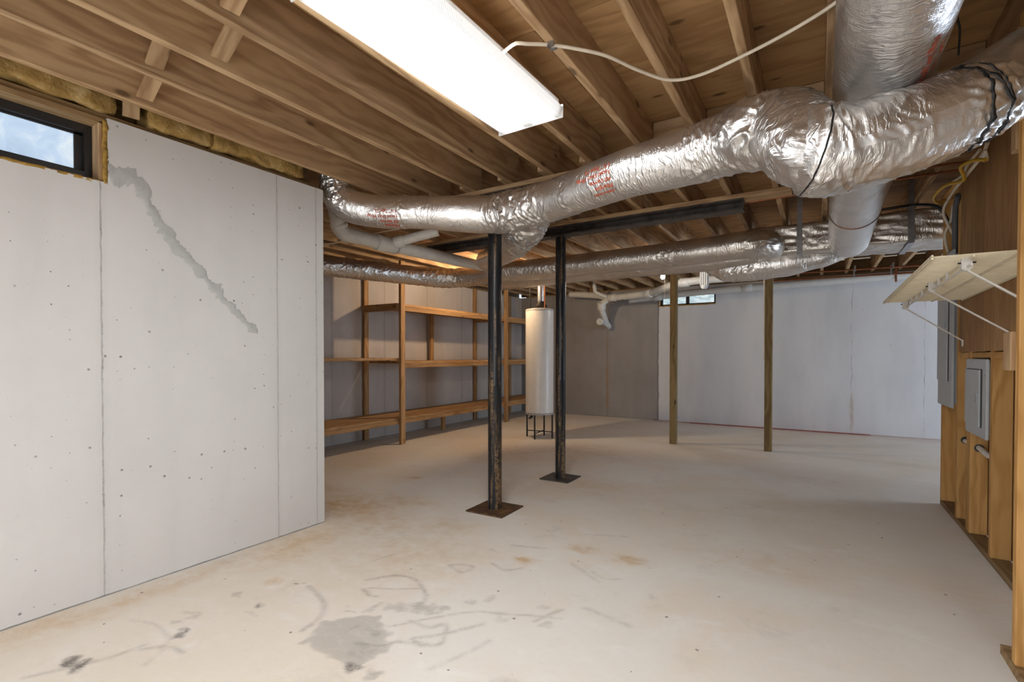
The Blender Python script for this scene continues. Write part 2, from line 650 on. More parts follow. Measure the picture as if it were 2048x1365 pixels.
def concrete(name, base, axis, seams=(), pits=1.0, mott=0.1, cracks=()):
    """poured concrete: form seams at given places along axis (0 = x, 1 = y), bug holes, mottling"""
    N = NT(name, rough=0.88, spec=0.2)
    p = N.pos()
    s = N.sep(p)
    n1 = N.noise(p, 1.5, 5, 0.6)
    n2 = N.noise(N.map(p, (3, 3, 0.5)), 1.6, 4)
    fine = N.noise(p, 40, 5, 0.7)
    c = N.mix(N.step(n1, 0.3, 0.75), base, mul(base, 1 - mott))
    c = N.mix(N.math('MULTIPLY', N.step(n2, 0.45, 0.75), 0.6), c, mul(base, 1 - mott * 1.2))
    c = N.mix(N.math('MULTIPLY', N.step(fine, 0.55, 0.85), 0.25), c, mul(base, 0.75))
    pv = N.n('ShaderNodeTexVoronoi', feature='F1', voronoi_dimensions='2D')
    N.link(N.comb(s[axis], s[2], 0.0), pv.inputs['Vector'])
    pv.inputs['Scale'].default_value = 15.0
    sel = N.sep(pv.outputs['Color'])
    rad = N.math('MULTIPLY', N.math('POWER', sel[0], 3.0), 0.105)
    hole = N.math('LESS_THAN', N.math('ADD', pv.outputs[0], N.math('MULTIPLY', N.math('SUBTRACT', fine, 0.5), 0.07)), rad)
    hole = N.math('MULTIPLY', hole, N.math('GREATER_THAN', sel[1], 0.45))
    hole = N.math('MULTIPLY', hole, N.step(N.noise(p, 2.2, 2), 0.38, 0.6))
    c = N.mix(N.math('MULTIPLY', hole, 0.8 * pits), c, mul(base, 0.25))
    h = N.math('MULTIPLY', hole, -1.0)
    a = s[axis]
    brk = N.noise(N.comb(0.0, 0.0, s[2]), 7.0, 5, 0.75)
    wob = N.math('MULTIPLY', N.math('SUBTRACT', N.noise(p, 14, 3), 0.5), 0.010)
    for y0, w, dk in seams:
        d = N.math('ABSOLUTE', N.math('SUBTRACT', N.math('ADD', a, wob), y0))
        m = N.math('SUBTRACT', 1.0, N.step(d, w * 0.35, w))
        c = N.mix(N.math('MULTIPLY', m, N.math('MULTIPLY', N.step(brk, 0.42, 0.68), dk * .85)), c, mul(base, 0.28))
        c = N.mix(N.math('MULTIPLY', m, .28), c, mul(base, 0.45))
        halo = N.math('SUBTRACT', 1.0, N.step(d, 0.0, w * 7))
        c = N.mix(N.math('MULTIPLY', halo, 0.12), c, mul(base, 0.55))
        h = N.math('SUBTRACT', h, N.math('MULTIPLY', m, 0.7))
    foot = N.math('SUBTRACT', 1.0, N.step(N.math('ADD', s[2], N.math('MULTIPLY', N.math('SUBTRACT', N.noise(p, 9, 4), .5), .012)), .003, .009))
    c = N.mix(N.math('MULTIPLY', foot, .8), c, mul(base, .2))
    N.set(col=c, normal=N.bump(N.math('ADD', h, N.math('MULTIPLY', fine, 0.25)), 0.5, 0.004))
    return N, c, s, p


WALLC = (0.66, 0.65, 0.64)
# ------------------------------------------------------------------ the setting
LX, LEND, LTOP = -3.137, 2.396, 2.48
JZ, SUB = 2.58, 2.815
FARY, FARX = 9.62, -5.70

# floor: fine grid carrying the stains as attributes
xs = np.concatenate([np.arange(-6.0, -3.2, 0.07), np.arange(-3.2, 1.0, 0.0125), np.arange(1.0, 5.3, 0.12)])
ys = np.concatenate([np.arange(-2.8, 0.6, 0.15), np.arange(0.6, 3.4, 0.0125), np.arange(3.4, 9.95, 0.06)])
GX, GY = np.meshgrid(xs, ys)


def seg_dist(pts):
    d = np.full(GX.shape, 9.0)
    for (x0, y0), (x1, y1) in zip(pts[:-1], pts[1:]):
        vx, vy = x1 - x0, y1 - y0
        t = np.clip(((GX - x0) * vx + (GY - y0) * vy) / (vx * vx + vy * vy + 1e-9), 0, 1)
        d = np.minimum(d, np.hypot(GX - x0 - t * vx, GY - y0 - t * vy))
    return d


def curve_pts(pts, n=8):
    return [tuple(p[0].xy) for p in spline([(x, y, 0) for x, y in pts], 1.0, 0.02)]


_rs = np.random.RandomState(5)
GX0, GY0 = GX, GY


def ripple(amp, k):
    a = np.zeros(GX0.shape)
    for _ in range(7):
        th, ph = _rs.uniform(0, 6.28, 2)
        kk = k * _rs.uniform(.6, 1.7)
        a += np.sin(kk * (np.cos(th) * GX0 + np.sin(th) * GY0) + ph)
    return a * amp / 2.6


GX = GX0 + ripple(.010, 9) + ripple(.002, 60)
GY = GY0 + ripple(.010, 9) + ripple(.002, 60)
smudge = np.zeros(GX.shape)
ochre = np.zeros(GX.shape)
for pts, w, k in [
    ([(-2.321, 1.678), (-2.119, 1.612), (-2.003, 1.515), (-1.972, 1.398)], .014, .5),
    ([(-2.126, 1.903), (-2.032, 2.02), (-1.909, 2.052), (-1.748, 1.966), (-1.671, 1.86), (-1.70, 1.80)], .011, .5),
    ([(-2.066, 1.815), (-1.992, 1.783), (-1.951, 1.789)], .012, .55),
    ([(-2.05, 1.84), (-1.93, 1.9), (-1.80, 1.99)], .008, .4),
    ([(-1.86, 2.3), (-1.742, 2.245), (-1.725, 2.343), (-1.796, 2.339), (-1.86, 2.3)], .010, .4),
    ([(-1.652, 2.445), (-1.533, 2.398), (-1.463, 2.48)], .009, .5),
    ([(-1.10, 2.66), (-1.0, 2.60), (-.93, 2.64)], .008, .3),
    ([(-1.70, 1.45), (-1.596, 1.482), (-1.559, 1.548), (-1.435, 1.603)], .012, .4),
    ([(-1.62, 1.70), (-1.508, 1.719), (-1.463, 1.772), (-1.385, 1.678), (-1.398, 1.626), (-1.50, 1.60)], .012, .42),
    ([(-1.52, 1.60), (-1.40, 1.74), (-1.33, 1.86)], .012, .4),
    ([(-1.66, 1.62), (-1.45, 1.9), (-1.30, 1.98)], .009, .35),
    ([(-1.30, 1.5), (-1.24, 1.66), (-1.22, 1.78)], .012, .25),
    ([(-0.974, 2.262), (-0.726, 2.204)], .016, .3),
    ([(-1.36, 1.96), (-1.15, 2.06), (-1.02, 2.10)], .010, .4),
    ([(-1.12, 2.02), (-1.05, 2.18)], .012, .35),
    ([(-2.60, .62), (-2.50, .80), (-2.46, .95)], .012, .35),
    ([(-2.44, .93), (-2.36, 1.0), (-2.26, 1.02)], .013, .4),
    ([(-2.75, 1.02), (-2.6, 1.06), (-2.4, 1.02), (-2.3, .9)], .010, .25),
    ([(-1.70, 2.76), (-1.50, 2.82)], .012, .35), ([(-1.25, 2.70), (-1.02, 2.55)], .012, .3),
    ([(-1.36, 3.20), (-1.12, 3.30)], .015, .25), ([(-2.3, 2.1), (-2.26, 2.25)], .006, .4),
    ([(-.75, 1.6), (-.71, 1.75)], .012, .2), ([(-1.15, 1.35), (-1.02, 1.5)], .02, .25),
]:
    d = seg_dist(curve_pts(pts))
    smudge = np.maximum(smudge, k * np.exp(-(d / w) ** 2))
GX = GX0 + ripple(.014, 30) + ripple(.012, 75)
GY = GY0 + ripple(.014, 30) + ripple(.012, 75)
for x, y, rx, ry, k in [
    (-1.586, 1.34, .06, .045, 1.0), (-1.462, 1.325, .03, .04, .7), (-2.548, .752, .075, .03, 1.0), (-2.418, 1.093, .045, .028, .9),
    (-2.364, 1.431, .03, .022, 1.0), (-2.40, 1.69, .024, .02, 1.0), (-2.56, 1.20, .05, .03, .55), (-2.57, 1.435, .035, .02, .6), (-2.55, 1.12, .04, .025, .45),
    (-2.33, 1.35, .03, .015, .4), (-1.672, 1.813, .06, .045, .6), (-1.592, 1.851, .05, .04, .6), (-1.745, 1.785, .05, .04, .5), (-1.80, 1.74, .04, .04, .4),
    (-1.438, 2.082, .035, .04, .45), (-1.496, 2.01, .03, .03, .4), (-1.27, 1.98, .03, .04, .3), (-1.15, 2.16, .03, .03, .4), (-1.07, 2.02, .03, .03, .4),
    (-.98, 1.55, .09, .07, .35), (-1.75, 2.62, .05, .02, .3), (-.72, 2.55, .03, .02, .3), (-1.95, 1.62, .03, .02, .5), (-1.88, 1.70, .02, .05, .5),
    (-1.70, 1.56, .04, .03, .45), (-1.80, 1.52, .02, .05, .5), (-2.0, 1.80, .03, .02, .35), (-1.64, 1.44, .045, .035, .35),
]:
    q = ((GX - x) / rx) ** 2 + ((GY - y) / ry) ** 2
    smudge = np.maximum(smudge, (k if k > .85 else k * .7) * np.clip(1.35 - q, 0, 1))
patch = [(-1.894, 1.318), (-1.95, 1.42), (-1.954, 1.519), (-1.85, 1.64), (-1.769, 1.66), (-1.66, 1.61), (-1.56, 1.53), (-1.546, 1.44), (-1.565, 1.36), (-1.65, 1.33), (-1.79, 1.34)]
ins = np.zeros(GX.shape, bool)
for i in range(len(patch)):
    (x0, y0), (x1, y1) = patch[i], patch[(i + 1) % len(patch)]
    c = (y0 > GY) != (y1 > GY)
    ins ^= c & (GX < (x1 - x0) * (GY - y0) / (y1 - y0 + 1e-12) + x0)
pd = seg_dist(patch + patch[:1])
sd = np.where(ins, pd, -pd)
gpatch = np.clip((sd + 0.02) / 0.04, 0, 1)
for x, y, rx, ry, k in [(-3.0, 1.2, .12, .9, .55), (-2.9, 2.0, .22, .5, .6), (-3.3, 2.75, .45, .3, .9), (-3.0, 3.1, .4, .2, .5), (-3.9, 3.0, .3, .15, .5), (-2.8, 2.6, .5, .35, .5), (-3.05, .7, .14, .5, .5),
                        (-1.525, 2.584, .085, .06, .95), (-1.279, 2.928, .085, .055, .85), (-0.953, 2.935, .09, .06, .95), (-2.2, 2.3, .6, .5, .4), (-2.3, 2.8, .35, .25, .45), (-4.6, 3.9, .5, .5, .3),
                        (-3.5, 5.4, .9, .6, .45), (-2.6, 6.0, .9, .6, .4), (-2.55, 1.62, .05, .04, .6), (-1.9, 4.4, .5, .3, .3), (-.3, 3.3, .4, .2, .25), (-3.5, 3.75, .06, .05, 1.0)]:
    q = ((GX - x) / rx) ** 2 + ((GY - y) / ry) ** 2
    ochre = np.maximum(ochre, k * np.exp(-q))
GX, GY = GX0, GY0
redl = 1.6 * np.exp(-((GY - 9.56) / 0.10) ** 2) * np.clip((GX + 2.3) / 0.4, 0.35, 1) * np.clip((0.75 - GX) / 0.1, 0.2, 1) * (GX > -2.7)
redw = np.exp(-((GY - 9.4) / 0.25) ** 2) * (GX > -2.9) * 0.35

nx, ny = len(xs), len(ys)
V = np.stack([GX0.ravel(), GY0.ravel(), np.zeros(nx * ny)], 1)
ii = (np.arange(ny - 1)[:, None] * nx + np.arange(nx - 1)[None]).ravel()
Q = np.stack([ii, ii + 1, ii + 1 + nx, ii + nx], 1)
fme = bpy.data.meshes.new('floor')
fme.vertices.add(len(V))
fme.vertices.foreach_set('co', V.ravel().astype(np.float32))
fme.loops.add(Q.size)
fme.loops.foreach_set('vertex_index', Q.ravel().astype(np.int32))
fme.polygons.add(len(Q))
fme.polygons.foreach_set('loop_start', (np.arange(len(Q)) * 4).astype(np.int32))
fme.polygons.foreach_set('loop_total', np.full(len(Q), 4, np.int32))
fme.update(calc_edges=True)
for nm, arr in (('smudge', smudge), ('ochre', ochre), ('greypatch', gpatch), ('redline', redl), ('redwash', redw)):
    at_ = fme.attributes.new(nm, 'FLOAT', 'POINT')
    at_.data.foreach_set('value', arr.ravel().astype(np.float32))


def floor_mat():
    N = NT('stained_concrete_floor', rough=0.62, spec=0.35)
    p = N.pos()
    base, warm, pale = (0.73, 0.70, 0.65), (0.70, 0.625, 0.525), (0.79, 0.775, 0.75)
    big = N.noise(p, 0.8, 5, 0.6, 0.5)
    mid = N.noise(N.map(p, (1.6, 2.6, 1)), 1.6, 6, 0.65, 0.8)
    fine = N.noise(p, 30, 5, 0.7)
    c = N.mix(N.step(big, 0.35, 0.68), base, warm)
    c = N.mix(N.math('MULTIPLY', N.step(mid, 0.5, 0.78), 0.7), c, pale)
    c = N.mix(N.math('MULTIPLY', N.step(N.noise(p, 2.7, 5, 0.7), 0.55, 0.8), 0.35), c, (0.38, 0.35, 0.32))
    c = N.mix(N.math('MULTIPLY', N.step(fine, 0.5, 0.85), 0.16), c, (0.36, 0.31, 0.26))
    brk = N.noise(p, 9, 5, 0.7)
    o = N.math('MULTIPLY', N.attr('ochre'), N.math('ADD', 0.35, N.step(brk, 0.3, 0.7)), clamp=True)
    c = N.mix(N.math('MULTIPLY', o, 0.95), c, (0.55, 0.37, 0.19))
    gp = N.math('MULTIPLY', N.attr('greypatch'), N.step(N.math('ADD', N.attr('greypatch'), N.math('MULTIPLY', brk, 0.6)), 0.5, 1.0))
    c = N.mix(N.math('MULTIPLY', gp, 0.62), c, (0.36, 0.335, 0.305))
    sm = N.math('MULTIPLY', N.attr('smudge'), N.math('ADD', .35, N.math('MULTIPLY', N.step(N.noise(p, 16, 5, 0.75), 0.35, 0.6), .65)))
    c = N.mix(N.math('MULTIPLY', sm, 0.9), c, (0.115, 0.10, 0.09))
    spk = N.n('ShaderNodeTexVoronoi', feature='F1', voronoi_dimensions='2D')
    N.link(p, spk.inputs['Vector'])
    spk.inputs['Scale'].default_value = 5.0
    sp = N.math('MULTIPLY', N.math('LESS_THAN', N.math('ADD', spk.outputs[0], N.math('MULTIPLY', N.noise(p, 60, 2), .05)), N.math('ADD', 0.03, N.math('MULTIPLY', N.sep(spk.outputs['Color'])[1], .035))), N.math('GREATER_THAN', N.sep(spk.outputs['Color'])[0], 0.80))
    c = N.mix(N.math('MULTIPLY', sp, 0.75), c, (0.12, 0.085, 0.06))
    scr = N.math('POWER', N.math('SUBTRACT', 1.0, N.math('ABSOLUTE', N.math('SUBTRACT', N.math('MULTIPLY', N.noise(N.map(p, (3, 7, 1)), 1.7, 3), 2.0), 1.0))), 30.0)
    c = N.mix(N.math('MULTIPLY', scr, 0.18), c, (0.74, 0.71, 0.67))
    rl = N.math('MULTIPLY', N.attr('redline'), N.math('ADD', 0.45, N.step(brk, 0.3, 0.6)), clamp=True)
    c = N.mix(rl, c, (0.30, 0.055, 0.032))
    c = N.mix(N.math('MULTIPLY', N.attr('redwash'), N.step(mid, 0.3, 0.7)), c, (0.42, 0.20, 0.15))
    N.set(col=c, rough=N.math('ADD', 0.52, N.math('MULTIPLY', mid, 0.2)), normal=N.bump(N.math('ADD', fine, N.math('MULTIPLY', mid, 2.0)), 0.12, 0.004))
    return N.m


floor = structure(link('floor', fme, floor_mat()), 'pale concrete slab floor with ochre stains, scuff arcs and a grey patch')

# near left wall, with the window notch at its top
NW, *_ = concrete('left_wall_concrete', WALLC, 1, [(1.054, .006, 1.0), (2.028, .005, .7), (2.335, .004, .8), (0.08, .006, .8), (-0.9, .006, .8)], 1.0, 0.07)
WY0, WY1, WZ = 0.12, 1.085, 2.146
wl = boxes('wall_left', [((LX - .2, -2.6, 0), (LX, LEND, WZ)), ((LX - .2, WY1, WZ), (LX, LEND, LTOP)), ((LX - .2, -2.6, WZ), (LX, WY0, LTOP))], NW.m)
structure(wl, 'off-white poured concrete wall with form seams and bug holes')
# cement patch along the diagonal crack
rg = random.Random(4)
spine = [(1.09, 2.20), (1.15, 2.205), (1.228, 2.175), (1.255, 2.11), (1.285, 2.05), (1.33, 1.98), (1.375, 1.91), (1.43, 1.85), (1.485, 1.795), (1.54, 1.74), (1.60, 1.675), (1.66, 1.61), (1.72, 1.555), (1.77, 1.50), (1.81, 1.455), (1.85, 1.425), (1.885, 1.398)]
wid = [.05, .062, .05, .024, .034, .044, .036, .046, .026, .042, .032, .03, .026, .03, .018, .032, .012]
sp_ = spline([(y, z, 0) for y, z in spine], wid, 0.009)
pv, pf = [], []
for i, (c, w, s) in enumerate(sp_):
    a, b = sp_[max(i - 1, 0)][0], sp_[min(i + 1, len(sp_) - 1)][0]
    t = (b - a).normalized()
    nrm = Vector((-t.y, t.x, 0))
    wl_, wr_ = w * (0.8 + .9 * noise.noise(Vector((s * 13, 1, 0))) + .7 * noise.noise(Vector((s * 47, 5, 0)))), w * (0.8 + .9 * noise.noise(Vector((s * 13, 9, 0))) + .7 * noise.noise(Vector((s * 47, 3, 0))))
    for k in (-1, -.5, 0, .5, 1):
        q = c + nrm * (k * (wr_ if k > 0 else wl_))
        pv.append((0.0006 if abs(k) == 1 else 0.0035, q.x - 1.5, q.y - 1.7))
for i in range(len(sp_) - 1):
    for k in range(4):
        pf.append((i * 5 + k, i * 5 + k + 1, (i + 1) * 5 + k + 1, (i + 1) * 5 + k))
M_PATCH = plain('grey_patch_cement', (0.485, 0.49, 0.485), 0.85, 0, 0.14, 18, 0.4, 0.2)
link('crack_patch', py_mesh('crack_patch', pv, pf, True), M_PATCH, wl, Matrix.Translation((LX, 1.5, 1.7)))

NWr, *_ = concrete('return_wall_concrete', mul(WALLC, .95), 0, [], .6, 0.1)
structure(boxes('wall_return', [((FARX, LEND - .2, 0), (LX - .2, LEND, JZ - .04))], NWr.m))
NS, *_ = concrete('shelf_wall_concrete', (0.50, 0.46, 0.425), 1, [(4.485 + .975 * k, .007, .9) for k in range(-2, 6)], .8, 0.16)
structure(boxes('wall_shelves', [((FARX - .2, LEND - .2, 0), (FARX, FARY + .2, JZ - .04))], NS.m), 'grey poured concrete wall behind the wooden shelving')


def far_mat():
    N, c, s, p = concrete('far_wall_concrete', (0.31, 0.295, 0.285), 0, [(-3.66, .010, .9), (-4.9, .006, .5)], .6, 0.16)
    # white paint stops at a wavering vertical edge
    w = N.math('ADD', s[0], N.math('MULTIPLY', N.math('SUBTRACT', N.noise(N.comb(0.0, 0.0, s[2]), 3.0, 5, 0.7), 0.5), 0.07))
    paint = N.step(w, -2.635, -2.615)
    n1 = N.noise(N.map(p, (2, 1, .6)), 1.4, 5)
    white = N.mix(N.step(n1, .35, .75), (0.60, 0.61, 0.625), (0.53, 0.54, 0.555))
    chip = N.math('MULTIPLY', N.step(N.noise(p, 11, 5, .75), .66, .72), .7)
    white = N.mix(chip, white, (0.36, 0.35, 0.34))
    edge = N.math('MULTIPLY', N.math('SUBTRACT', 1.0, N.step(N.math('ABSOLUTE', N.math('ADD', w, 2.63)), .005, .025)), .6)
    c2 = N.mix(paint, c, white)
    c2 = N.mix(edge, c2, (0.10, 0.10, 0.10))
    wob = N.math('MULTIPLY', N.math('SUBTRACT', N.noise(p, 3, 4), .5), .09)
    for x0, w0, k in ((0.46, .008, .45), (1.37, .006, .6), (-.62, .004, .0)):
        d = N.math('ABSOLUTE', N.math('SUBTRACT', N.math('ADD', s[0], wob), x0))
        m = N.math('MULTIPLY', N.math('SUBTRACT', 1.0, N.step(d, w0 * .3, w0)), N.step(N.noise(N.comb(0.0, 0.0, s[2]), 4, 4), .4, .6))
        c2 = N.mix(N.math('MULTIPLY', m, k), c2, (0.08, 0.075, 0.07))
    # rust washed down below two of the cracks
    for x0, zt, sc in ((0.47, .75, .045), (-3.66, 2.0, .05)):
        d = N.math('ABSOLUTE', N.math('SUBTRACT', N.math('ADD', s[0], N.math('MULTIPLY', wob, .5)), x0))
        m = N.math('MULTIPLY', N.math('SUBTRACT', 1.0, N.step(d, .0, sc)), N.math('SUBTRACT', 1.0, N.step(s[2], zt * .5, zt)))
        m = N.math('MULTIPLY', m, N.step(N.noise(N.map(p, (8, 8, 1.5)), 1.5, 4), .3, .65))
        c2 = N.mix(N.math('MULTIPLY', m, .6), c2, (0.34, 0.19, 0.08))
    N.set(col=c2)
    return N.m


FWX0, FWX1, FWZ0, FWZ1 = -2.63, -1.59, 2.20, 2.40
FTOP = 2.545
structure(boxes('wall_far', [((FARX - .2, FARY, 0), (5.2, FARY + .2, FWZ0)), ((FARX - .2, FARY, FWZ0), (FWX0, FARY + .2, FTOP)), ((FWX1, FARY, FWZ0), (5.2, FARY + .2, FTOP)), ((FWX0, FARY, FWZ1), (FWX1, FARY + .2, FTOP))], far_mat()),
          'far concrete wall, bare grey at the left and painted white at the right')
NB, *_ = concrete('rear_wall_concrete', WALLC, 0, [], .5, .08)
structure(boxes('wall_rear', [((LX - .2, -2.8, 0), (5.2, -2.6, SUB))], NB.m))
DY0, DY1, DZ = 6.2, 8.5, 2.15
structure(boxes('wall_right', [((5.0, -2.6, 0), (5.2, DY0, SUB)), ((5.0, DY1, 0), (5.2, FARY, SUB)), ((5.0, DY0, DZ), (5.2, DY1, SUB))], NB.m))

# ------------------------------------------------------------------ ceiling: deck, plywood sheets, joists, blocking
ceil = structure(boxes('ceiling', [((FARX - .4, -2.8, SUB + .016), (5.2, FARY + .3, SUB + .05))], M_PLY), 'open wooden floor framing overhead with plywood subfloor')
for i in range(5):
    for j in range(10):
        x0 = FARX - .35 + i * 2.44 - (1.22 if j % 2 else 0)
        y0 = -2.78 + j * 1.22
        x1, y1 = min(x0 + 2.437, 5.2), min(y0 + 1.217, FARY + .3)
        if x0 < 5.1:
            lumber('plywood_sheet', (max(x0, FARX - .4), y0, SUB), (x1, y1, SUB + .015), M_PLY, ceil, bev=0.002)
JX = [-3.10, -2.722, -2.40, -2.038, -1.69, -1.362, -.995, -.6565, -.313, .0225, .36, .70, 1.04, 1.38, 1.72]
JW = .042
for x in JX:
    lumber('joist', (x, -2.55, JZ), (x + JW, 3.335, SUB - .001), M_JOIST, ceil)
FJX = [-5.52 + .34 * k for k in range(7)] + JX[:]
FJX += [2.06 + .34 * k for k in range(9)]
for x in FJX:
    lap = -JW - .002 if -3.11 <= x < -1.1 else 0
    lumber('joist', (x + lap, 2.42 if x < -3.11 else (3.15 if lap else 3.375), JZ), (x + lap + JW, FARY + .15, SUB - .001), M_JOIST, ceil)
for a, b in zip(JX[6:-1], JX[7:]):
    lumber('blocking', (a + JW + .001, 3.336, JZ), (b - .001, 3.374, SUB - .002), M_JOIST, ceil)
# diagonal bridging between the left-hand joists
for k, y in ((0, 1.20), (1, 1.09), (2, 1.22), (3, 1.07)):
    bar('bridging', (JX[k] + JW + .003, y + .02, JZ + .04), (JX[k + 1] - .003, y - .01, SUB - .05), .075, .019, M_JOIST, ceil)
bar('bridging', (LX - .03, 1.20, JZ - .045), (JX[0] - .004, 1.185, SUB - .05), .075, .019, M_JOIST, ceil)
# framing resting on the foundation
lumber('sill_plate', (LX - .19, -2.5, LTOP), (LX - .045, LEND, LTOP + .036), M_OLDWOOD, wl)
lumber('rim_joist', (LX - .195, -2.5, LTOP + .037), (LX - .155, LEND, SUB - .002), M_OLDWOOD, wl)
lumber('sill_plate', (FARX + .1, FARY + .03, FTOP), (5.0, FARY + .18, JZ - .001), M_OLDWOOD, ceil)
lumber('rim_joist', (FARX - .1, FARY + .152, JZ), (5.1, FARY + .19, SUB - .001), M_OLDWOOD, ceil)
lumber('rim_joist', (FARX - .19, LEND - .19, FTOP - .005), (FARX - .15, FARY + .15, SUB - .001), M_OLDWOOD, ceil)
lumber('rim_joist', (FARX - .14, LEND - .19, FTOP - .005), (LX - .2, LEND - .15, SUB - .001), M_OLDWOOD, ceil)

# ------------------------------------------------------------------ steel beams with their wooden plates


def ibeam(name, x0, x1, yc, z0, z1, label):
    h, w, tf, tw = z1 - z0, .13, .014, .012
    pr_ = [(-w / 2, 0), (w / 2, 0), (w / 2, tf), (tw / 2, tf + .008), (tw / 2, h - tf - .008), (w / 2, h - tf), (w / 2, h), (-w / 2, h), (-w / 2, h - tf), (-tw / 2, h - tf - .008), (-tw / 2, tf + .008), (-w / 2, tf)]
    L = x1 - x0
    n = len(pr_)
    v = [(-L / 2, a, b) for a, b in pr_] + [(L / 2, a, b) for a, b in pr_]
    f = [(i, (i + 1) % n, n + (i + 1) % n, n + i) for i in range(n)] + [tuple(range(n - 1, -1, -1)), tuple(range(n, 2 * n))]
    o = link(name, py_mesh(name, v, f), M_STEEL, None, Matrix.Translation(((x0 + x1) / 2, yc, z0)))
    thing(o, label, 'beam')
    lumber('nailing_plate', (x0 - .3, yc - .085, z1), (x1 + .6, yc + .085, JZ - .001), M_JOIST, o)
    return o


ibeam('steel_beam', -3.95, -.53, 4.515, 2.452, 2.545, 'black steel beam over the slimmer back column, ending bluntly at right')
ibeam('steel_beam', -3.0, -.53, 3.33, 2.455, 2.545, 'black steel beam over the scuffed front column, mostly behind the foil duct')


# ------------------------------------------------------------------ columns and posts
def column(x, y, r, top, half, ang, label, plate_mat, plate_label):
    e = thing(empty('steel_column', (x, y, 0)), label, 'column')
    n = 40
    lathe('shaft', [(r, .012), (r, 1.0), (r * 1.012, 1.002), (r * 1.012, 1.012), (r, 1.014), (r, top)], M_COLUMN, (x, y, 0), e, n)
    M = Matrix.Translation((x, y, .006)) @ Matrix.Rotation(ang, 4, 'Z')
    p = link('base_plate', box_mesh(half * 2, half * 2, .012, .002), plate_mat, e, M)
    p['label'] = plate_label
    link('cap_plate', box_mesh(.15, .15, .01, .001), M_STEEL, e, Matrix.Translation((x, y, top - .005)))
    return e


column(-2.222, 3.325, .056, 2.455, .17, .02, 'scuffed black steel column on rusty square plate, nearest the camera', M_RUST, 'rusty square base plate')
column(-2.222, 4.525, .052, 2.452, .158, 0.0, 'cleaner black steel column on dark square plate, behind the scuffed one', M_STEEL, 'dark square base plate')
for i, (x, y, lab) in enumerate(((-1.735, 7.15, 'square brown wooden post beside the bare bulb'), (-.545, 7.24, 'square brown wooden post standing alone right of the bulb'))):
    e = thing(empty('wooden_post', (x, y, 0)), lab, 'post')
    w = .045
    if i == 1:
        lumber('timber', (x - w, y - w, 0), (x + w, y + w, JZ), M_TREATED, e, bev=.006)
        lumber('side_strip', (x - w - .016, y - .03, 1.2), (x - w, y - .005, 2.3), M_PVC, e)
    else:
        lumber('timber', (x - w, y - w, 0), (x + w, y + w, JZ), M_TREATED, e, bev=.006)
    boxes('nail_plate', [((x - .03, y - w - .004, JZ - .12), (x + .03, y - w, JZ - .02))], M_GALV, e)

# ------------------------------------------------------------------ fluorescent fixture
LX0, LX1, LY0, LY1 = -1.548, -1.150, 1.07, 2.325
RZ = Matrix.Rotation(-.03, 4, 'Z')
LC = Vector(((LX0 + LX1) / 2, (LY0 + LY1) / 2, 0))
fx = thing(empty('ceiling_light', LC + Vector((0, 0, JZ))), 'long lit fluorescent fixture with ribbed wraparound lens under the joists', 'light')


def fmat(name, k):
    N = NT(name, rough=.4)
    s = N.sep(N.obj())
    lobe = N.math('ABSOLUTE', N.math('SUBTRACT', N.math('ABSOLUTE', s[0]), 0.095))
    glow = N.math('ADD', 0.018, N.math('MULTIPLY', N.math('SUBTRACT', 1.0, N.step(lobe, 0.012, 0.074)), 1.0))
    ends = N.step(N.math('SUBTRACT', 0.63, N.math('ABSOLUTE', s[1])), 0.0, 0.05)
    glow = N.math('MULTIPLY', glow, N.math('ADD', .12, N.math('MULTIPLY', ends, .88)))
    rib = N.math('ADD', .8, N.math('MULTIPLY', N.math('SINE', N.math('MULTIPLY', s[1], 620.0)), .2))
    N.b.inputs['Emission Color'].default_value = (.95, .98, 1.0, 1)
    N.link(N.math('MULTIPLY', N.math('MULTIPLY', glow, rib), k), N.b.inputs['Emission Strength'])
    N.set(col=(.8, .8, .8))
    return N.m


def fix_piece(name, lst, mat, bev=0.0):
    bm = bmesh.new()
    for a, b in lst:
        r = bmesh.ops.create_cube(bm, size=1.0)
        a, b = Vector(a), Vector(b)
        for v in r['verts']:
            v.co = Vector((v.co.x * (b - a).x, v.co.y * (b - a).y, v.co.z * (b - a).z)) + (a + b) / 2
    if bev:
        bmesh.ops.bevel(bm, geom=bm.edges[:], offset=bev, segments=2, affect='EDGES')
    return link(name, bm_done(bm, name), mat, fx, Matrix.Translation(LC + Vector((0, 0, 2.50))) @ RZ)


hw, hl = (LX1 - LX0) / 2, (LY1 - LY0) / 2
# lens: shallow tray with fluted sloping sides
lv, lf = [], []
nr = 250
prof = [(-hw, .052), (-hw + .004, .030), (-hw + .014, .010), (-hw + .03, .002), (-.09, 0), (0, .003), (.09, 0), (hw - .03, .002), (hw - .014, .010), (hw - .004, .030), (hw, .052)]
for i in range(nr + 1):
    y = -hl + 2 * hl * i / nr
    g = .0012 if i % 2 else -.0012
    for k, (x, z) in enumerate(prof):
        e = g if abs(x) > hw - .02 else 0
        lv.append((x + math.copysign(e, x), y, z))
m_ = len(prof)
for i in range(nr):
    for k in range(m_ - 1):
        lf.append((i * m_ + k, (i + 1) * m_ + k, (i + 1) * m_ + k + 1, i * m_ + k + 1))
lens = link('lens', py_mesh('lens', lv, lf), fmat('lit_lens', FIXTURE_L), fx, Matrix.Translation(LC + Vector((0, 0, 2.485))) @ RZ)
fix_piece('housing', [((-hw + .02, -hl, .04), (hw - .02, hl, .079))], M_FIXT)
fix_piece('end_cap', [((-hw - .004, hl, -.018), (hw + .004, hl + .008, .05))], M_FIXT, .002)
fix_piece('end_cap', [((-hw - .004, -hl - .008, -.018), (hw + .004, -hl, .05))], M_FIXT, .002)

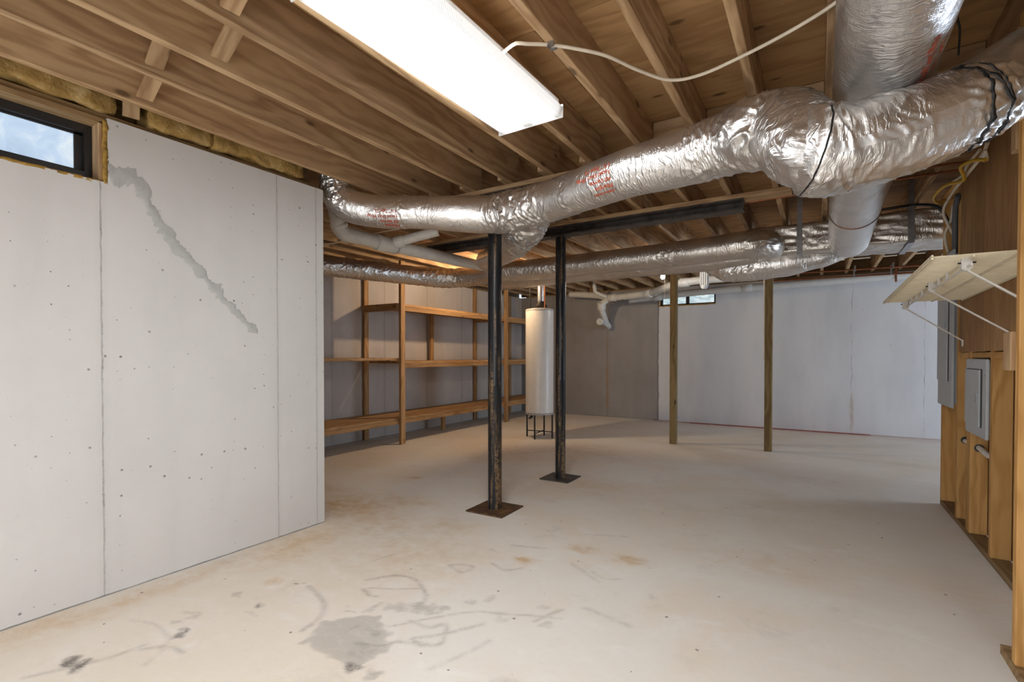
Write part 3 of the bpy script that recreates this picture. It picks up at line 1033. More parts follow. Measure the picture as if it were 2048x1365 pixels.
# cable stapled across the joists from the fixture
cb = [(-1.17, 1.80, 2.55), (-1.10, 1.80, 2.572), (-1.056, 1.815, 2.565), (-.972, 1.890, 2.572), (-.873, 1.965, 2.56), (-.785, 2.056, 2.55), (-.699, 2.239, 2.55), (-.602, 2.386, 2.55), (-.473, 2.417, 2.55), (-.297, 2.375, 2.555), (-.104, 2.30, 2.56), (.05, 2.21, 2.565), (.17, 2.13, 2.60), (.2, 2.1, 2.66)]
cbl = thing(empty('lamp_cable', cb[0]), 'white sheathed cable sagging under the joists from the long light', 'cable')
cable('sheath', cb, .0075, M_CABLE, cbl)
for yy in (1.872, 1.90):
    boxes('staple', [((-.985, yy, 2.556), (-.955, yy + .006, 2.585))], M_GALV, cbl)

# ------------------------------------------------------------------ foil wrapped ducts
d1 = [(-3.222, 2.545, 2.753), (-3.212, 2.550, 2.609), (-3.174, 2.571, 2.477), (-3.067, 2.625, 2.400), (-2.856, 2.719, 2.357), (-2.569, 2.826, 2.335)]
d1 += [(-2.13, 3.06, 2.31), (-1.83, 3.06, 2.30), (-1.567, 3.02, 2.305), (-1.26, 2.90, 2.30), (-.96, 2.79, 2.30), (-.66, 2.735, 2.30), (-.40, 2.675, 2.305)]
d1 += [(-0.234, 2.553, 2.279), (-0.126, 2.490, 2.238), (-0.065, 2.350, 2.123), (0.002, 2.225, 2.028), (0.097, 2.236, 2.024)]
r1 = [.10, .105, .115, .122, .122, .122, .138, .142, .135, .132, .134, .142, .148, .162, .168, .16, .145, .14]
du = thing(empty('branch_duct', (-2.2, 3.0, 2.3)), 'foil wrapped duct sweeping across in front of the black columns', 'duct')
_, at1, L1 = tube('foil_jacket', d1, r1, M_FOIL, du, step=.007, nseg=110, base=.0028, seed=3.1, crumple=[(.22, .17, .020, 11, 2.0), (0.862, .05, .008, 12, 1.4), (1.724, .19, .020, 10, 1.5), (1.984, .10, .016, 12, 1.5), (2.285, .05, .009, 13, 1.4), (3.187, .10, .012, 12, 2.0), (3.347, .08, .014, 11, 1.8), (3.588 - .05, .15, .018, 8, 1.5), (3.868 + .05, .15, .014, 10, 1.9)])
# the second leg of the branch, running back under the beams
bw = [(-1.672, 3.039, 2.286), (-1.816, 3.185, 2.291), (-2.031, 3.464, 2.277), (-2.353, 3.852, 2.287), (-2.839, 4.376, 2.333), (-3.436, 4.948, 2.402)]
_, at1b, _ = tube('wye_jacket', bw, [.12, .14, .145, .14, .13, .122], M_FOIL, du, step=.008, nseg=96, base=.003, seed=9.3, crumple=[(.35, .40, .032, 8, 1.3), (.9, .3, .016, 10, 1.5)])
TXT = [('OWENS-CORNING', .017), 'Fiberglas', 'All Service', 'Faced Duct Wrap', '1½" Type 75']


S_A, S_B = 0.842, 2.686     # where the two prints sit along the duct
wrap_text('lettering', ['Fiberglas', 'All Service', 'Faced Duct Wrap', '1½" Type 75'], .034, at1, S_A, math.radians(216), .12, M_RED, du, 1.12)
wrap_text('lettering', TXT, .034, at1, S_B, math.radians(204), .133, M_RED, du, 1.12)

# big trunk that crosses close to the camera
tp = [(-0.086, 2.171, 2.022), (-0.039, 2.188, 2.020), (0.034, 2.221, 2.021), (0.189, 2.271, 2.047), (0.326, 2.333, 2.091), (0.450, 2.410, 2.155), (0.647, 2.629, 2.323), (0.937, 2.978, 2.583), (1.341, 3.445, 2.924)]
tr = thing(empty('trunk_duct', tp[0]), 'large foil wrapped duct bound with black straps, crossing at upper right', 'duct')
_, att, Lt = tube('foil_jacket', tp, [.150, .158, .160, .152, .148, .142, .147, .15, .15], M_FOIL, tr, step=.007, nseg=120, base=.003, seed=21.7, round_end=(.06, 0), crumple=[(.12, .14, .012, 11, 1.6), (.33, .12, .008, 12, 1.8), (0.54, .045, .016, 14, 2.0), (0.64, .05, .014, 14, 2.0), (.95, .2, .006, 9, 2)])


def band(name, at, s0, tilt, w, mat, parent, lift=.002, n=72, phase=0.0, t0=0.0, t1=2 * math.pi):
    """a strap lying on the duct round its girth"""
    v, f = [], []
    for i in range(n + 1):
        th = t0 + (t1 - t0) * i / n
        for ds, l in ((-w / 2, .0005), (-w / 2, lift), (w / 2, lift), (w / 2, .0005)):
            v.append(at(s0 + tilt * math.cos(th + phase) + ds, th, l))
    for i in range(n):
        for k in range(3):
            f.append((i * 4 + k, i * 4 + k + 1, (i + 1) * 4 + k + 1, (i + 1) * 4 + k))
    o = v[0].copy()
    return link(name, py_mesh(name, [a - o for a in v], f, True), mat, parent, Matrix.Translation(o))


sS = 0.56
band('strap', att, sS, .030, .007, M_STRAP, tr, .004)
band('strap', att, sS + .035, -.018, .006, M_STRAP, tr, .004)
band('strap', att, sS + .05, .012, .004, M_STRAP, tr, .004)
band('seam', att, .055, .02, .004, M_STRAP, tr, .002)
# long strip of foil tape along the lower flank
tv, tf_ = [], []
for i in range(61):
    s = .07 + .44 * i / 60
    for k in range(5):
        th = math.radians(100 + 3.2 * k - 10 * i / 60)
        tv.append(att(s, th, .0025))
for i in range(60):
    for k in range(4):
        tf_.append((i * 5 + k, i * 5 + k + 1, (i + 1) * 5 + k + 1, (i + 1) * 5 + k))
o_ = tv[0].copy()
link('seam_tape', py_mesh('seam_tape', [a - o_ for a in tv], tf_, True), M_TAPE, tr, Matrix.Translation(o_))

# round return duct running with the joists, over the trunk, down to the plenum
rp = [(.20, -1.6, 2.405), (.205, 0, 2.405), (.212, 1.5, 2.405), (.218, 2.6, 2.40), (.225, 3.6, 2.385), (.23, 4.6, 2.36), (.235, 5.3, 2.335), (.236, 5.56, 2.325)]
rd = thing(empty('return_duct', rp[3]), 'straight foil wrapped duct running away over the strapped one to the box plenum', 'duct')
_, atr, Lr = tube('foil_jacket', rp, [.172, .172, .172, .170, .168, .165, .163, .163], M_FOIL, rd, step=.014, nseg=96, base=.0035, seed=40.2, crumple=[(3.2, .8, .004, 22, 5), (4.2, .3, .004, 14, 3)])
wrap_text('lettering', ['Faced Duct Wrap', '1½" Type 75'], .042, atr, 3.96, math.radians(140), .17, M_RED, rd, 1.1, flip=1)
band('tie_wire', atr, 6.15, .05, .008, M_COPPER, rd, .004)

# box plenum at the back
PX0, PX1, PY0, PY1, PZ0, PZ1 = -.62, 2.6, 5.50, 6.06, 2.245, 2.525
pl = thing(empty('plenum_duct', (PX0, PY0, PZ0)), 'rectangular foil wrapped plenum hung below the back joists', 'duct')


def soft_box(name, a, b, mat, parent, n=(60, 10, 8), amp=.012, seed=0.0, rnd=.05):
    a, b = Vector(a), Vector(b)
    bm = bmesh.new()
    bmesh.ops.create_cube(bm, size=1.0)
    for v in bm.verts:
        v.co = Vector(((v.co.x) * (b - a).x, v.co.y * (b - a).y, v.co.z * (b - a).z))
    for ax in range(3):
        L = (b - a)[ax]
        for k in range(1, n[ax]):
            co = Vector((0, 0, 0))
            co[ax] = -L / 2 + L * k / n[ax]
            no = Vector((0, 0, 0))
            no[ax] = 1
            bmesh.ops.bisect_plane(bm, geom=bm.verts[:] + bm.edges[:] + bm.faces[:], plane_co=co, plane_no=no)
    h = (b - a) / 2
    for v in bm.verts:
        p = v.co
        inner = Vector([max(-(h[i] - rnd), min(h[i] - rnd, p[i])) for i in range(3)])
        d = p - inner
        if d.length > 1e-6:
            p = inner + d.normalized() * min(d.length, rnd)
        nv = (p - inner).normalized() if d.length > 1e-6 else Vector((0, 0, 1))
        q = noise.noise(Vector((p.x * 9 + seed, p.y * 9, p.z * 9)))
        q2 = noise.noise(Vector((p.x * 7 + p.z * 22 + seed, p.y * 16, p.z * 22)))
        v.co = p + nv * (amp * (q * .8 + (0.4 - abs(q2) * 1.6)))
    me = bm_done(bm, name, True)
    lay = me.uv_layers.new(name='UVMap')
    co = np.zeros(len(me.vertices) * 3, np.float32)
    me.vertices.foreach_get('co', co)
    co = co.reshape(-1, 3)
    li = np.zeros(len(me.loops), np.int32)
    me.loops.foreach_get('vertex_index', li)
    lay.data.foreach_set('uv', np.stack([co[li, 0], co[li, 2] + co[li, 1]], 1).astype(np.float32).ravel())
    return link(name, me, mat, parent, Matrix.Translation((a + b) / 2))


soft_box('foil_jacket', (PX0, PY0, PZ0), (PX1, PY1, PZ1), M_FOIL2, pl, (230, 26, 18), .012, 5.0, .03)
tube('sagging_wrap', [(-1.12, 5.86, 2.27), (-1.0, 5.88, 2.24), (-.85, 5.9, 2.215), (-.6, 5.9, 2.215), (-.3, 5.9, 2.22), (0, 5.9, 2.235), (.25, 5.9, 2.26)], [.03, .09, .145, .155, .145, .10, .04], M_FOIL, pl, step=.008, nseg=80, base=.004, seed=15.0, crumple=[(.35, .3, .014, 12, 2.0)])
for x in (-.18, .66):
    boxes('hanger_strap', [((x, PY0 - .02, PZ0 - .01), (x + .045, PY0 - .016, SUB - .02)), ((x, PY0 - .02, PZ0 - .016), (x + .045, PY1, PZ0 - .012))], M_GALV, pl)

# round duct along the back, bending toward the camera at its left end
d2 = [(-5.35, 2.75, 2.30), (-4.98, 3.55, 2.30), (-4.70, 4.25, 2.295), (-4.48, 4.78, 2.29), (-4.22, 5.16, 2.285), (-3.85, 5.28, 2.29), (-3.359, 5.257, 2.30), (-2.613, 5.28, 2.30), (-1.531, 5.27, 2.30), (-.95, 5.22, 2.30), (-.60, 5.19, 2.305), (-.44, 5.27, 2.315), (-.40, 5.42, 2.32), (-.40, 5.56, 2.32)]
d2o = thing(empty('round_duct', (-2.6, 5.28, 2.3)), 'long round foil wrapped duct under the back joists, bent at its left end', 'duct')
tube('foil_jacket', d2, [.115, .115, .118, .12, .126, .122, .122, .124, .128, .13, .13, .125, .12, .12], M_FOIL2, d2o, step=.010, nseg=80, base=.003, seed=61.0, crumple=[(1.2, .9, .010, 9, 1.8), (2.6, .4, .014, 10, 1.6), (4.2, .5, .006, 12, 2), (5.6, .12, .010, 14, 2), (6.45, .16, .012, 12, 2)])
d3 = [(-3.98, 5.90, 2.305), (-3.6, 5.88, 2.305), (-2.8, 5.84, 2.31), (-1.68, 5.80, 2.31), (-.9, 5.80, 2.31), (-.55, 5.79, 2.33)]
d3o = thing(empty('round_duct', d3[2]), 'lower foil wrapped duct showing beneath the long round one at the back', 'duct')
tube('foil_jacket', d3, [.12, .122, .122, .124, .126, .126], M_FOIL2, d3o, step=.014, nseg=64, base=.004, seed=77.0, round_end=(.05, 0), crumple=[(.3, .3, .008, 12, 2), (2.0, .8, .006, 12, 2)])

# ------------------------------------------------------------------ wooden shelving
SXF, SXB = -4.95, FARX
sh = thing(empty('shelving_unit', (-5.3, 6.0, 0)), 'built-in three tier wooden shelving against the grey side wall', 'shelving')
for y in (5.05, 7.78):
    lumber('front_post', (SXF - .045, y, 0), (SXF + .0, y + .085, JZ - .002), M_SHELFWOOD, sh)
for y in (5.02, 7.75, 9.02):
    lumber('back_post', (SXB + .004, y, 0), (SXB + .045, y + .085, JZ - .045), M_SHELFWOOD, sh)
YA, YB = 2.75, 9.5


def tier(z0, z1, y0, y1, nb, lip, xf=SXF - .048):
    w = (xf - (SXB + .05)) / nb
    for k in range(nb):
        x = SXB + .05 + k * w
        yy = 7.0 if y1 > 7.2 else y1
        lumber('shelf_board', (x, y0, z1 - .036), (x + w - .006, yy - .002, z1), M_SHELFWOOD, sh)
        if y1 > 7.2:
            lumber('shelf_board', (x, yy + .002, z1 - .036), (x + w - .006, y1, z1), M_SHELFWOOD, sh)
    if lip:
        lumber('shelf_rail', (xf - .036, y0, z0), (xf, y1, z1 - .037), M_SHELFWOOD, sh)
    for y in (5.05, 7.78):
        if y0 <= y <= y1:
            lumber('cross_bearer', (SXB + .046, y - .040, z0 - .0), (xf - .04, y - .003, z1 - .04), M_SHELFWOOD, sh)


tier(.285, .375, YA, YB, 3, True)
tier(1.172, 1.215, YA, 5.10, 3, False)
tier(1.075, 1.172, 5.10, YB, 3, True)
tier(1.885, 1.985, 5.06, YB, 3, True)
lumber('end_board', (SXB + .05, 5.022, 1.885), (SXF - .05, 5.058, 1.985), M_SHELFWOOD, sh)
lumber('prop', (SXB + .06, 6.42, 1.173), (SXB + .10, 6.50, 1.946), M_SHELFWOOD, sh)
lumber('prop', (SXF - .42, 6.40, 0), (SXF - .38, 6.48, .338), M_SHELFWOOD, sh)

# ------------------------------------------------------------------ water heater
HX, HY, HR = -3.605, 6.62, .213
wh = thing(empty('water_heater', (HX, HY, 0)), 'tall cream cylindrical water heater standing on a black leg frame', 'water heater')
lathe('tank', [(HR - .006, .385), (HR, .39), (HR, 1.93), (HR - .004, 1.945), (HR - .02, 1.955), (.02, 1.965)], M_TANK, (HX, HY, 0), wh, 64)
lathe('bottom_rim', [(HR - .01, .360), (HR + .003, .362), (HR + .003, .384), (HR - .01, .386)], M_TANKEDGE, (HX, HY, 0), wh, 64)
lathe('top_rim', [(HR + .002, 1.922), (HR + .003, 1.935), (HR - .003, 1.95), (HR - .008, 1.951)], M_TANKEDGE, (HX, HY, 0), wh, 64)
st = empty('leg_frame', (HX, HY, 0))
st.parent = wh
st.matrix_parent_inverse = WM[wh.name].inverted()
for k in range(4):
    a = math.radians(-82 + 90 * k)
    x, y = HX + .205 * math.cos(a), HY + .205 * math.sin(a)
    lathe('leg', [(.010, 0), (.012, .004), (.011, .362)], M_CAST, (x, y, 0), st, 12)
for k in range(2):
    a = math.radians(-82 + 90 * k)
    c, s_ = math.cos(a) * .205, math.sin(a) * .205
    bar('cross_bar', (HX - c, HY - s_, .085 + .012 * k), (HX + c, HY + s_, .085 + .012 * k), .014, .012, M_CAST, st)
lathe('draft_hood', [(.09, 1.99), (.10, 2.0), (.06, 2.05), (.056, 2.07)], M_CAST, (HX + .02, HY, 0), wh, 32)
for k in range(3):
    a = math.radians(30 + 120 * k)
    lathe('hood_leg', [(.006, 1.955), (.006, 2.0)], M_CAST, (HX + .02 + .085 * math.cos(a), HY + .085 * math.sin(a), 0), wh, 8)
tube('flue_pipe', [(HX + .02, HY, 2.06), (HX + .02, HY, 2.3), (HX + .02, HY + .02, 2.5), (HX + .02, HY + .02, 2.62)], .052, M_GALV, wh, step=.02, nseg=32, up=(0, 1, 0))
for dx in (-.12, .13):
    lathe('water_line', [(.011, 1.95), (.011, 2.56)], M_CAST if dx < 0 else M_COPPER, (HX + dx, HY - .08, 0), wh, 12)
lathe('drain_valve', [(.018, 0), (.02, .03), (.012, .05), (.014, .08)], M_CAST, (HX - .03, HY - HR + .03, .34), wh, 14, axis=(0, -1, -.3))


# ------------------------------------------------------------------ plastic drain pipes
def pipe(name, pts, r, mat, parent, step=.02, nseg=28):
    return tube(name, pts, r, mat, parent, step=step, nseg=nseg)[0]


def sleeve(p, d, r, l, mat, parent, name='coupling'):
    d = Vector(d).normalized()
    return lathe(name, [(r * .96, -l / 2), (r, -l / 2 + .004), (r, l / 2 - .004), (r * .96, l / 2)], mat, p, parent, 28, axis=d)


E1, E2, E3, E4, E5 = Vector((-3.542, 2.826, 2.539)), Vector((-3.523, 2.836, 2.419)), Vector((-3.530, 2.889, 2.332)), Vector((-3.529, 3.008, 2.318)), Vector((-3.490, 3.385, 2.309))
pA = thing(empty('drain_pipe', E3), 'stained white plastic drain pipe with a wye, behind the foil duct by the wall end', 'pipe')
pipe('pipe_run', [E4, E5, Vector((-3.435, 4.007, 2.306)), Vector((-3.592, 4.734, 2.365)), Vector((-3.674, 5.624, 2.414))], .062, M_PVC, pA)
pipe('elbow', [E1 + Vector((0, 0, .1)), E1, E2, Vector((-3.532, 2.854, 2.368)), Vector((-3.532, 2.923, 2.318)), E4, Vector((-3.530, 3.065, 2.316))], .066, M_PVC, pA, step=.012)
sleeve(Vector((-3.524, 2.858, 2.372)), E3 - E2, .072, .03, M_PVC, pA)
wd = (Vector((-3.123, 3.673, 2.441)) - Vector((-3.492, 3.406, 2.309))).normalized()
pipe('wye_leg', [Vector((-3.492, 3.406, 2.304)), Vector((-3.362, 3.488, 2.357)), Vector((-3.115, 3.678, 2.446))], .045, M_PVC, pA)
sleeve(Vector((-3.487, 3.363, 2.305)), Vector((-3.435, 4.007, 2.306)) - E4, .074, .22, M_PVC, pA, 'wye_hub')
sleeve(Vector((-3.480, 3.473, 2.306)), Vector((-3.435, 4.007, 2.306)) - E4, .0755, .012, M_STRAP, pA, 'joint_line')
sleeve(Vector((-3.411, 3.457, 2.338)), wd, .056, .09, M_PVC, pA)

pB = thing(empty('drain_pipe', (-1.2, 9.45, 2.42)), 'long straight white drain pipe running along the far wall above its window', 'pipe')
pipe('pipe_run', [(-3.15, 9.45, 2.335), (-1.82, 9.45, 2.405), (0.42, 9.45, 2.448), (3.2, 9.45, 2.50)], .060, M_PVCB, pB)
for x, z in ((-1.05, 2.428), (-2.60, 2.364)):
    sleeve((x, 9.45, z), (1, 0, .03), .07, .16, M_PVCB, pB)
for x in (-.72, .98):
    boxes('hanger', [((x, 9.38, 2.50), (x + .025, 9.385, JZ)), ((x, 9.385, 2.36), (x + .025, 9.389, 2.52))], M_COPPER, pB)

pC = thing(empty('waste_stack', (-3.464, 9.100, 2.329)), 'white waste pipe assembly with capped cleanout at the far grey wall', 'pipe')
pipe('pipe_run', [(-4.329, 9.250, 2.507), (-3.762, 9.200, 2.445), (-3.464, 9.100, 2.377), (-3.130, 9.000, 2.356), (-2.625, 8.800, 2.358), (-2.419, 8.700, 2.368)], .062, M_PVCB, pC)
pipe('branch_run', [(-2.512, 8.750, 2.363), (-2.279, 8.500, 2.379), (-2.078, 8.300, 2.400), (-1.864, 8.200, 2.420), (-1.589, 8.200, 2.438), (-1.081, 8.200, 2.443), (-0.414, 8.200, 2.453)], .060, M_PVCB, pC)
pipe('drop_leg', [(-3.454, 9.100, 2.348), (-3.606, 9.150, 2.225), (-3.613, 9.250, 2.076), (-3.616, 9.420, 1.918), (-3.611, 9.520, 1.853), (-3.654, 9.660, 1.841)], .06, M_PVCB, pC, step=.015)
pipe('cleanout', [(-3.604, 9.500, 1.862), (-3.633, 9.300, 1.912), (-3.632, 9.140, 1.912)], .054, M_PVCB, pC)
cdir = Vector((-3.632, 9.140, 1.912)) - Vector((-3.633, 9.300, 1.912))
sleeve((-3.628, 9.130, 1.912), cdir, .066, .05, M_PVCB, pC, 'cap')
lathe('cap_nut', [(.03, 0), (.026, .02)], M_PVCB, Vector((-3.627, 9.100, 1.910)) + cdir.normalized() * .02, pC, 4, axis=cdir, smooth=False)
pipe('vent', [(-3.702, 9.000, 2.663), (-3.691, 9.000, 2.555), (-3.670, 9.000, 2.486), (-3.586, 9.020, 2.435), (-3.455, 9.050, 2.381)], .036, M_PVCB, pC, step=.012)
for a, b, r in (((-2.616, 8.800, 2.357), (-2.545, 8.770, 2.358), .075), ((-3.382, 9.070, 2.359), (-3.295, 9.050, 2.362), .074), ((-1.872, 8.200, 2.421), (-1.779, 8.200, 2.422), .072), ((-3.598, 9.130, 2.262), (-3.610, 9.160, 2.197), .085)):
    A, B = Vector(a), Vector(b)
    sleeve((A + B) / 2, B - A, r, .14, M_PVCB, pC)
sleeve((-3.110, 9.000, 2.355), Vector((-2.625, 8.800, 2.358)) - Vector((-3.130, 9.000, 2.356)), .066, .02, M_STRAP, pC, 'hanger')
# ribbed plastic stub
wx = thing(empty('plastic_spout', (-1.45, 7.8, 2.27)), 'short white ribbed plastic spout hanging beyond the bulb', 'spout')
boxes('channel', [((-1.505, 7.74, 2.275), (-1.385, 7.83, 2.56))], M_PVCB, wx, .02)
for k in range(4):
    boxes('rib', [((-1.497 + .029 * k, 7.732, 2.29), (-1.485 + .029 * k, 7.745, 2.55))], M_PVCB, wx)
lathe('rounded_foot', [(.035, 0), (.052, .03), (.05, .05)], M_PVCB, (-1.445, 7.78, 2.245), wx, 24)

# copper water pipes
for (a, b, y, lab) in (((-.4, 2.535), (3.0, 2.50), 8.9, 'thin copper water pipe below the joists beyond the plenum'), ((-.7, 2.475), (3.0, 2.44), 9.15, 'second thin copper pipe, just above the long white drain pipe')):
    e = thing(empty('copper_pipe', (a[0], y, a[1])), lab, 'pipe')
    pipe('tube', [(a[0], y, a[1]), ((a[0] + b[0]) / 2, y, (a[1] + b[1]) / 2 - .006), (b[0], y, b[1])], .013, M_COPPER, e, nseg=12)
    for x in (.45, .9, 1.3):
        boxes('clip', [((x, y - .016, b[1] + .0), (x + .02, y + .016, JZ))], M_GALV, e)
e = thing(empty('copper_pipe', (-.5, 4.66, 2.55)), 'short copper pipe run at the right end of the black beam', 'pipe')
pipe('tube', [(-.62, 4.62, 2.545), (-.2, 4.62, 2.55), (.1, 4.63, 2.555), (.9, 4.64, 2.56)], .009, M_COPPER, e, nseg=12)
pipe('tube', [(-.32, 4.50, 2.56), (-.1, 4.50, 2.565), (.3, 4.5, 2.57), (.9, 4.5, 2.57)], .009, M_COPPER, e, nseg=12)

# ------------------------------------------------------------------ bare bulb
BX, BY, BZ = -1.93, 7.30, 2.40
bb = thing(empty('bare_bulb', (BX, BY, JZ)), 'lit bare bulb in a white porcelain holder with pull string', 'light')
lathe('holder', [(.055, .06), (.057, .075), (.04, .03), (.024, .0)][::-1], M_PORC, (BX, BY, BZ + .065), bb, 28)
lumber('mounting_board', (-2.1, BY - .05, JZ - .022), (-1.64, BY + .05, JZ - .001), M_OLDWOOD, bb)
lathe('stem', [(.03, 0), (.03, JZ - .022 - BZ - .135)], M_PORC, (BX, BY, BZ + .135), bb, 16)
gl = lathe('globe', [(.006, -.034), (.020, -.029), (.030, -.012), (.031, .006), (.024, .028), (.014, .05), (.013, .066)], emit('lit_bulb', (1, .96, .91), BULB_L), (BX, BY, BZ), bb, 24)
gl.visible_shadow = True
lathe('pull_string', [(.0022, -.33), (.0022, .06)], M_PVC, (BX + .035, BY - .03, BZ), bb, 6)
bb2 = thing(empty('bare_bulb', (-4.0, 6.0, JZ)), 'warm bare bulb above the shelving, hidden by the foil ducts', 'light')
lathe('holder', [(.024, .0), (.04, .02), (.057, .05), (.055, .06)], M_PORC, (-4.0, 6.0, 2.515), bb2, 24)
lathe('globe', [(.006, -.034), (.020, -.029), (.030, -.012), (.031, .006), (.024, .028), (.014, .045)], emit('warm_bulb', (1, .72, .44), WARM_BULB_L), (-4.0, 6.0, 2.47), bb2, 20)

# ------------------------------------------------------------------ windows
M_GLASS1 = None


def pane_mat(name, a, b, c, k, sc):
    N = NT(name, rough=.25)
    p = N.pos()
    n = N.noise(N.map(p, (1, 3.2, 2.2)), sc, 4, .6, .6)
    col = N.ramp(n, [(.3, a), (.5, b), (.7, c)])
    lines = N.math('ADD', .97, N.math('MULTIPLY', N.math('SINE', N.math('MULTIPLY', N.sep(p)[2], 900.0)), .03))
    N.link(col, N.b.inputs['Emission Color'])
    N.link(N.math('MULTIPLY', lines, k), N.b.inputs['Emission Strength'])
    N.set(col=(.2, .22, .25))
    return N.m


w1 = structure(boxes('window_1', [((-3.262, WY0 + .02, WZ + .012), (-3.232, WY1 - .02, WZ + .058)), ((-3.262, WY0 + .02, 2.402), (-3.232, WY1 - .02, 2.446)), ((-3.262, 1.02, WZ + .058), (-3.232, WY1 - .02, 2.402)), ((-3.262, WY0 + .02, WZ + .058), (-3.232, WY0 + .07, 2.402))], M_FRAME),
               'high basement window in a dark frame with frosted daylight')
boxes('sash', [((-3.274, .19, WZ + .05), (-3.258, 1.03, WZ + .068)), ((-3.274, .19, 2.392), (-3.258, 1.02, 2.408)), ((-3.274, .985, WZ + .05), (-3.258, 1.02, 2.408))], M_FRAME, w1)
boxes('pane', [((-3.272, .19, WZ + .06), (-3.268, 1.0, 2.40))], pane_mat('left_daylight', (.46, .61, .80), (.55, .72, .92), (.80, .90, .98), .88, 3.4), w1)
lumber('jamb_board', (-3.337, WY1 - .034, WZ + .005), (-3.15, WY1 - .016, LTOP - .022), M_JOIST, w1)
lumber('head_board', (-3.337, WY0, LTOP - .034), (-3.15, WY1 - .016, LTOP - .001), M_OLDWOOD, w1)
lumber('sill_board', (-3.337, WY0, WZ - .0), (-3.165, WY1 - .016, WZ + .011), M_OLDWOOD, w1)


def lumps(name, a, b, mat, parent, n, amp, seed, fr=14):
    a, b = Vector(a), Vector(b)
    bm = bmesh.new()
    bmesh.ops.create_cube(bm, size=1.0)
    d = b - a
    for v in bm.verts:
        v.co = Vector((v.co.x * d.x, v.co.y * d.y, v.co.z * d.z))
    for ax in range(3):
        for k in range(1, n[ax]):
            co, no = Vector((0, 0, 0)), Vector((0, 0, 0))
            co[ax] = -d[ax] / 2 + d[ax] * k / n[ax]
            no[ax] = 1
            bmesh.ops.bisect_plane(bm, geom=bm.verts[:] + bm.edges[:] + bm.faces[:], plane_co=co, plane_no=no)
    for v in bm.verts:
        p = v.co * fr + Vector((seed, seed * 2, 0))
        v.co += noise.noise_vector(p) * amp + noise.noise_vector(p * 2.7) * amp * .45
    return link(name, bm_done(bm, name, True), mat, parent, Matrix.Translation((a + b) / 2))


lumps('foam_bead', (-3.30, WY1 - .018, WZ - .004), (-3.137, WY1 + .002, LTOP - .01), M_FOAM, w1, (5, 2, 26), .006, 3.0, 30)
lumps('foam_bead', (-3.20, WY0, WZ - .010), (-3.136, WY1, WZ + .004), M_FOAM, w1, (4, 70, 2), .006, 8.0, 30)
w2 = structure(boxes('window_2', [((FWX0 + .03, FARY + .05, FWZ0 + .01), (FWX1 - .005, FARY + .09, FWZ0 + .035)), ((FWX0 + .03, FARY + .05, FWZ1 - .02), (FWX1 - .005, FARY + .09, FWZ1)), ((FWX0 + .03, FARY + .05, FWZ0), (FWX0 + .075, FARY + .09, FWZ1)), ((FWX1 - .035, FARY + .05, FWZ0), (FWX1 - .005, FARY + .09, FWZ1)), ((-2.125, FARY + .05, FWZ0), (-2.065, FARY + .09, FWZ1))], M_FRAME),
               'small high window with two bright panes in the far wall')
m2 = pane_mat('far_daylight', (.30, .42, .46), (.55, .70, .74), (1.0, 1.05, 1.05), .95, 6.0)
boxes('pane', [((FWX0 + .07, FARY + .085, FWZ0 + .03), (-2.12, FARY + .088, FWZ1 - .015))], m2, w2)
boxes('pane', [((-2.07, FARY + .085, FWZ0 + .03), (FWX1 - .03, FARY + .088, FWZ1 - .015))], m2, w2)
lumber('jamb_board', (FWX0 + .002, FARY + .005, FWZ0), (FWX0 + .03, FARY + .15, FWZ1), M_JOIST, w2)
lumps('rough_sill', (FWX0, FARY - .006, FWZ0 - .012), (FWX1, FARY + .06, FWZ0 + .008), M_FOAM, w2, (60, 4, 2), .006, 2.0, 26)

# ------------------------------------------------------------------ insulation on the sill
for i, (y0, y1, lab) in enumerate(((-.6, 1.125, 'yellow-brown fibreglass batt on the sill above the left window'), (1.275, 1.605, 'short fibreglass batt on the sill, right beside the wood bridging'), (1.615, 2.235, 'fibreglass batt on the sill nearest the free end of the left wall'))):
    ob = lumps('insulation_batt', (-3.292, y0, LTOP + .04), (-3.135, y1, SUB - .02), M_BATT, None, (6, max(10, int((y1 - y0) * 36)), 9), .022, 5 + 3 * i, 11)
    thing(ob, lab, 'insulation')

# ------------------------------------------------------------------ stud wall at right
RX = .885
sw = structure(boxes('wall_stud', [((RX + .095, 2.9, .04), (RX + .105, 5.40, JZ - .04))], M_BOARD), 'open wooden stud partition at right')
lumber('bottom_plate', (RX, 2.85, 0), (RX + .09, 5.43, .038), M_OLDWOOD, sw)
lumber('top_plate', (RX, 2.85, JZ - .038), (RX + .09, 5.43, JZ - .001), M_STUD, sw)
for y0, y1 in ((5.385, 5.43), (4.855, 4.90), (4.545, 4.59), (4.487, 4.54), (4.00, 4.05), (3.52, 3.565), (3.04, 3.085)):
    lumber('stud', (RX, y0, .039), (RX + .092, y1, JZ - .039), M_STUD, sw)
lumber('header', (RX + .004, 4.59, 1.235), (RX + .09, 4.853, 1.272), M_STUD, sw)
lumber('header', (RX + .004, 4.051, 1.235), (RX + .09, 4.486, 1.272), M_STUD, sw)
lumber('header', (RX + .004, 3.566, 1.235), (RX + .09, 3.999, 1.272), M_STUD, sw)
lumber('plywood_panel', (RX - .012, 4.13, 1.275), (RX - .001, 4.76, JZ - .02), M_BOARD, sw)
lumber('plywood_panel', (RX - .012, 2.92, 1.278), (RX - .001, 4.127, JZ - .02), M_BOARD, sw)
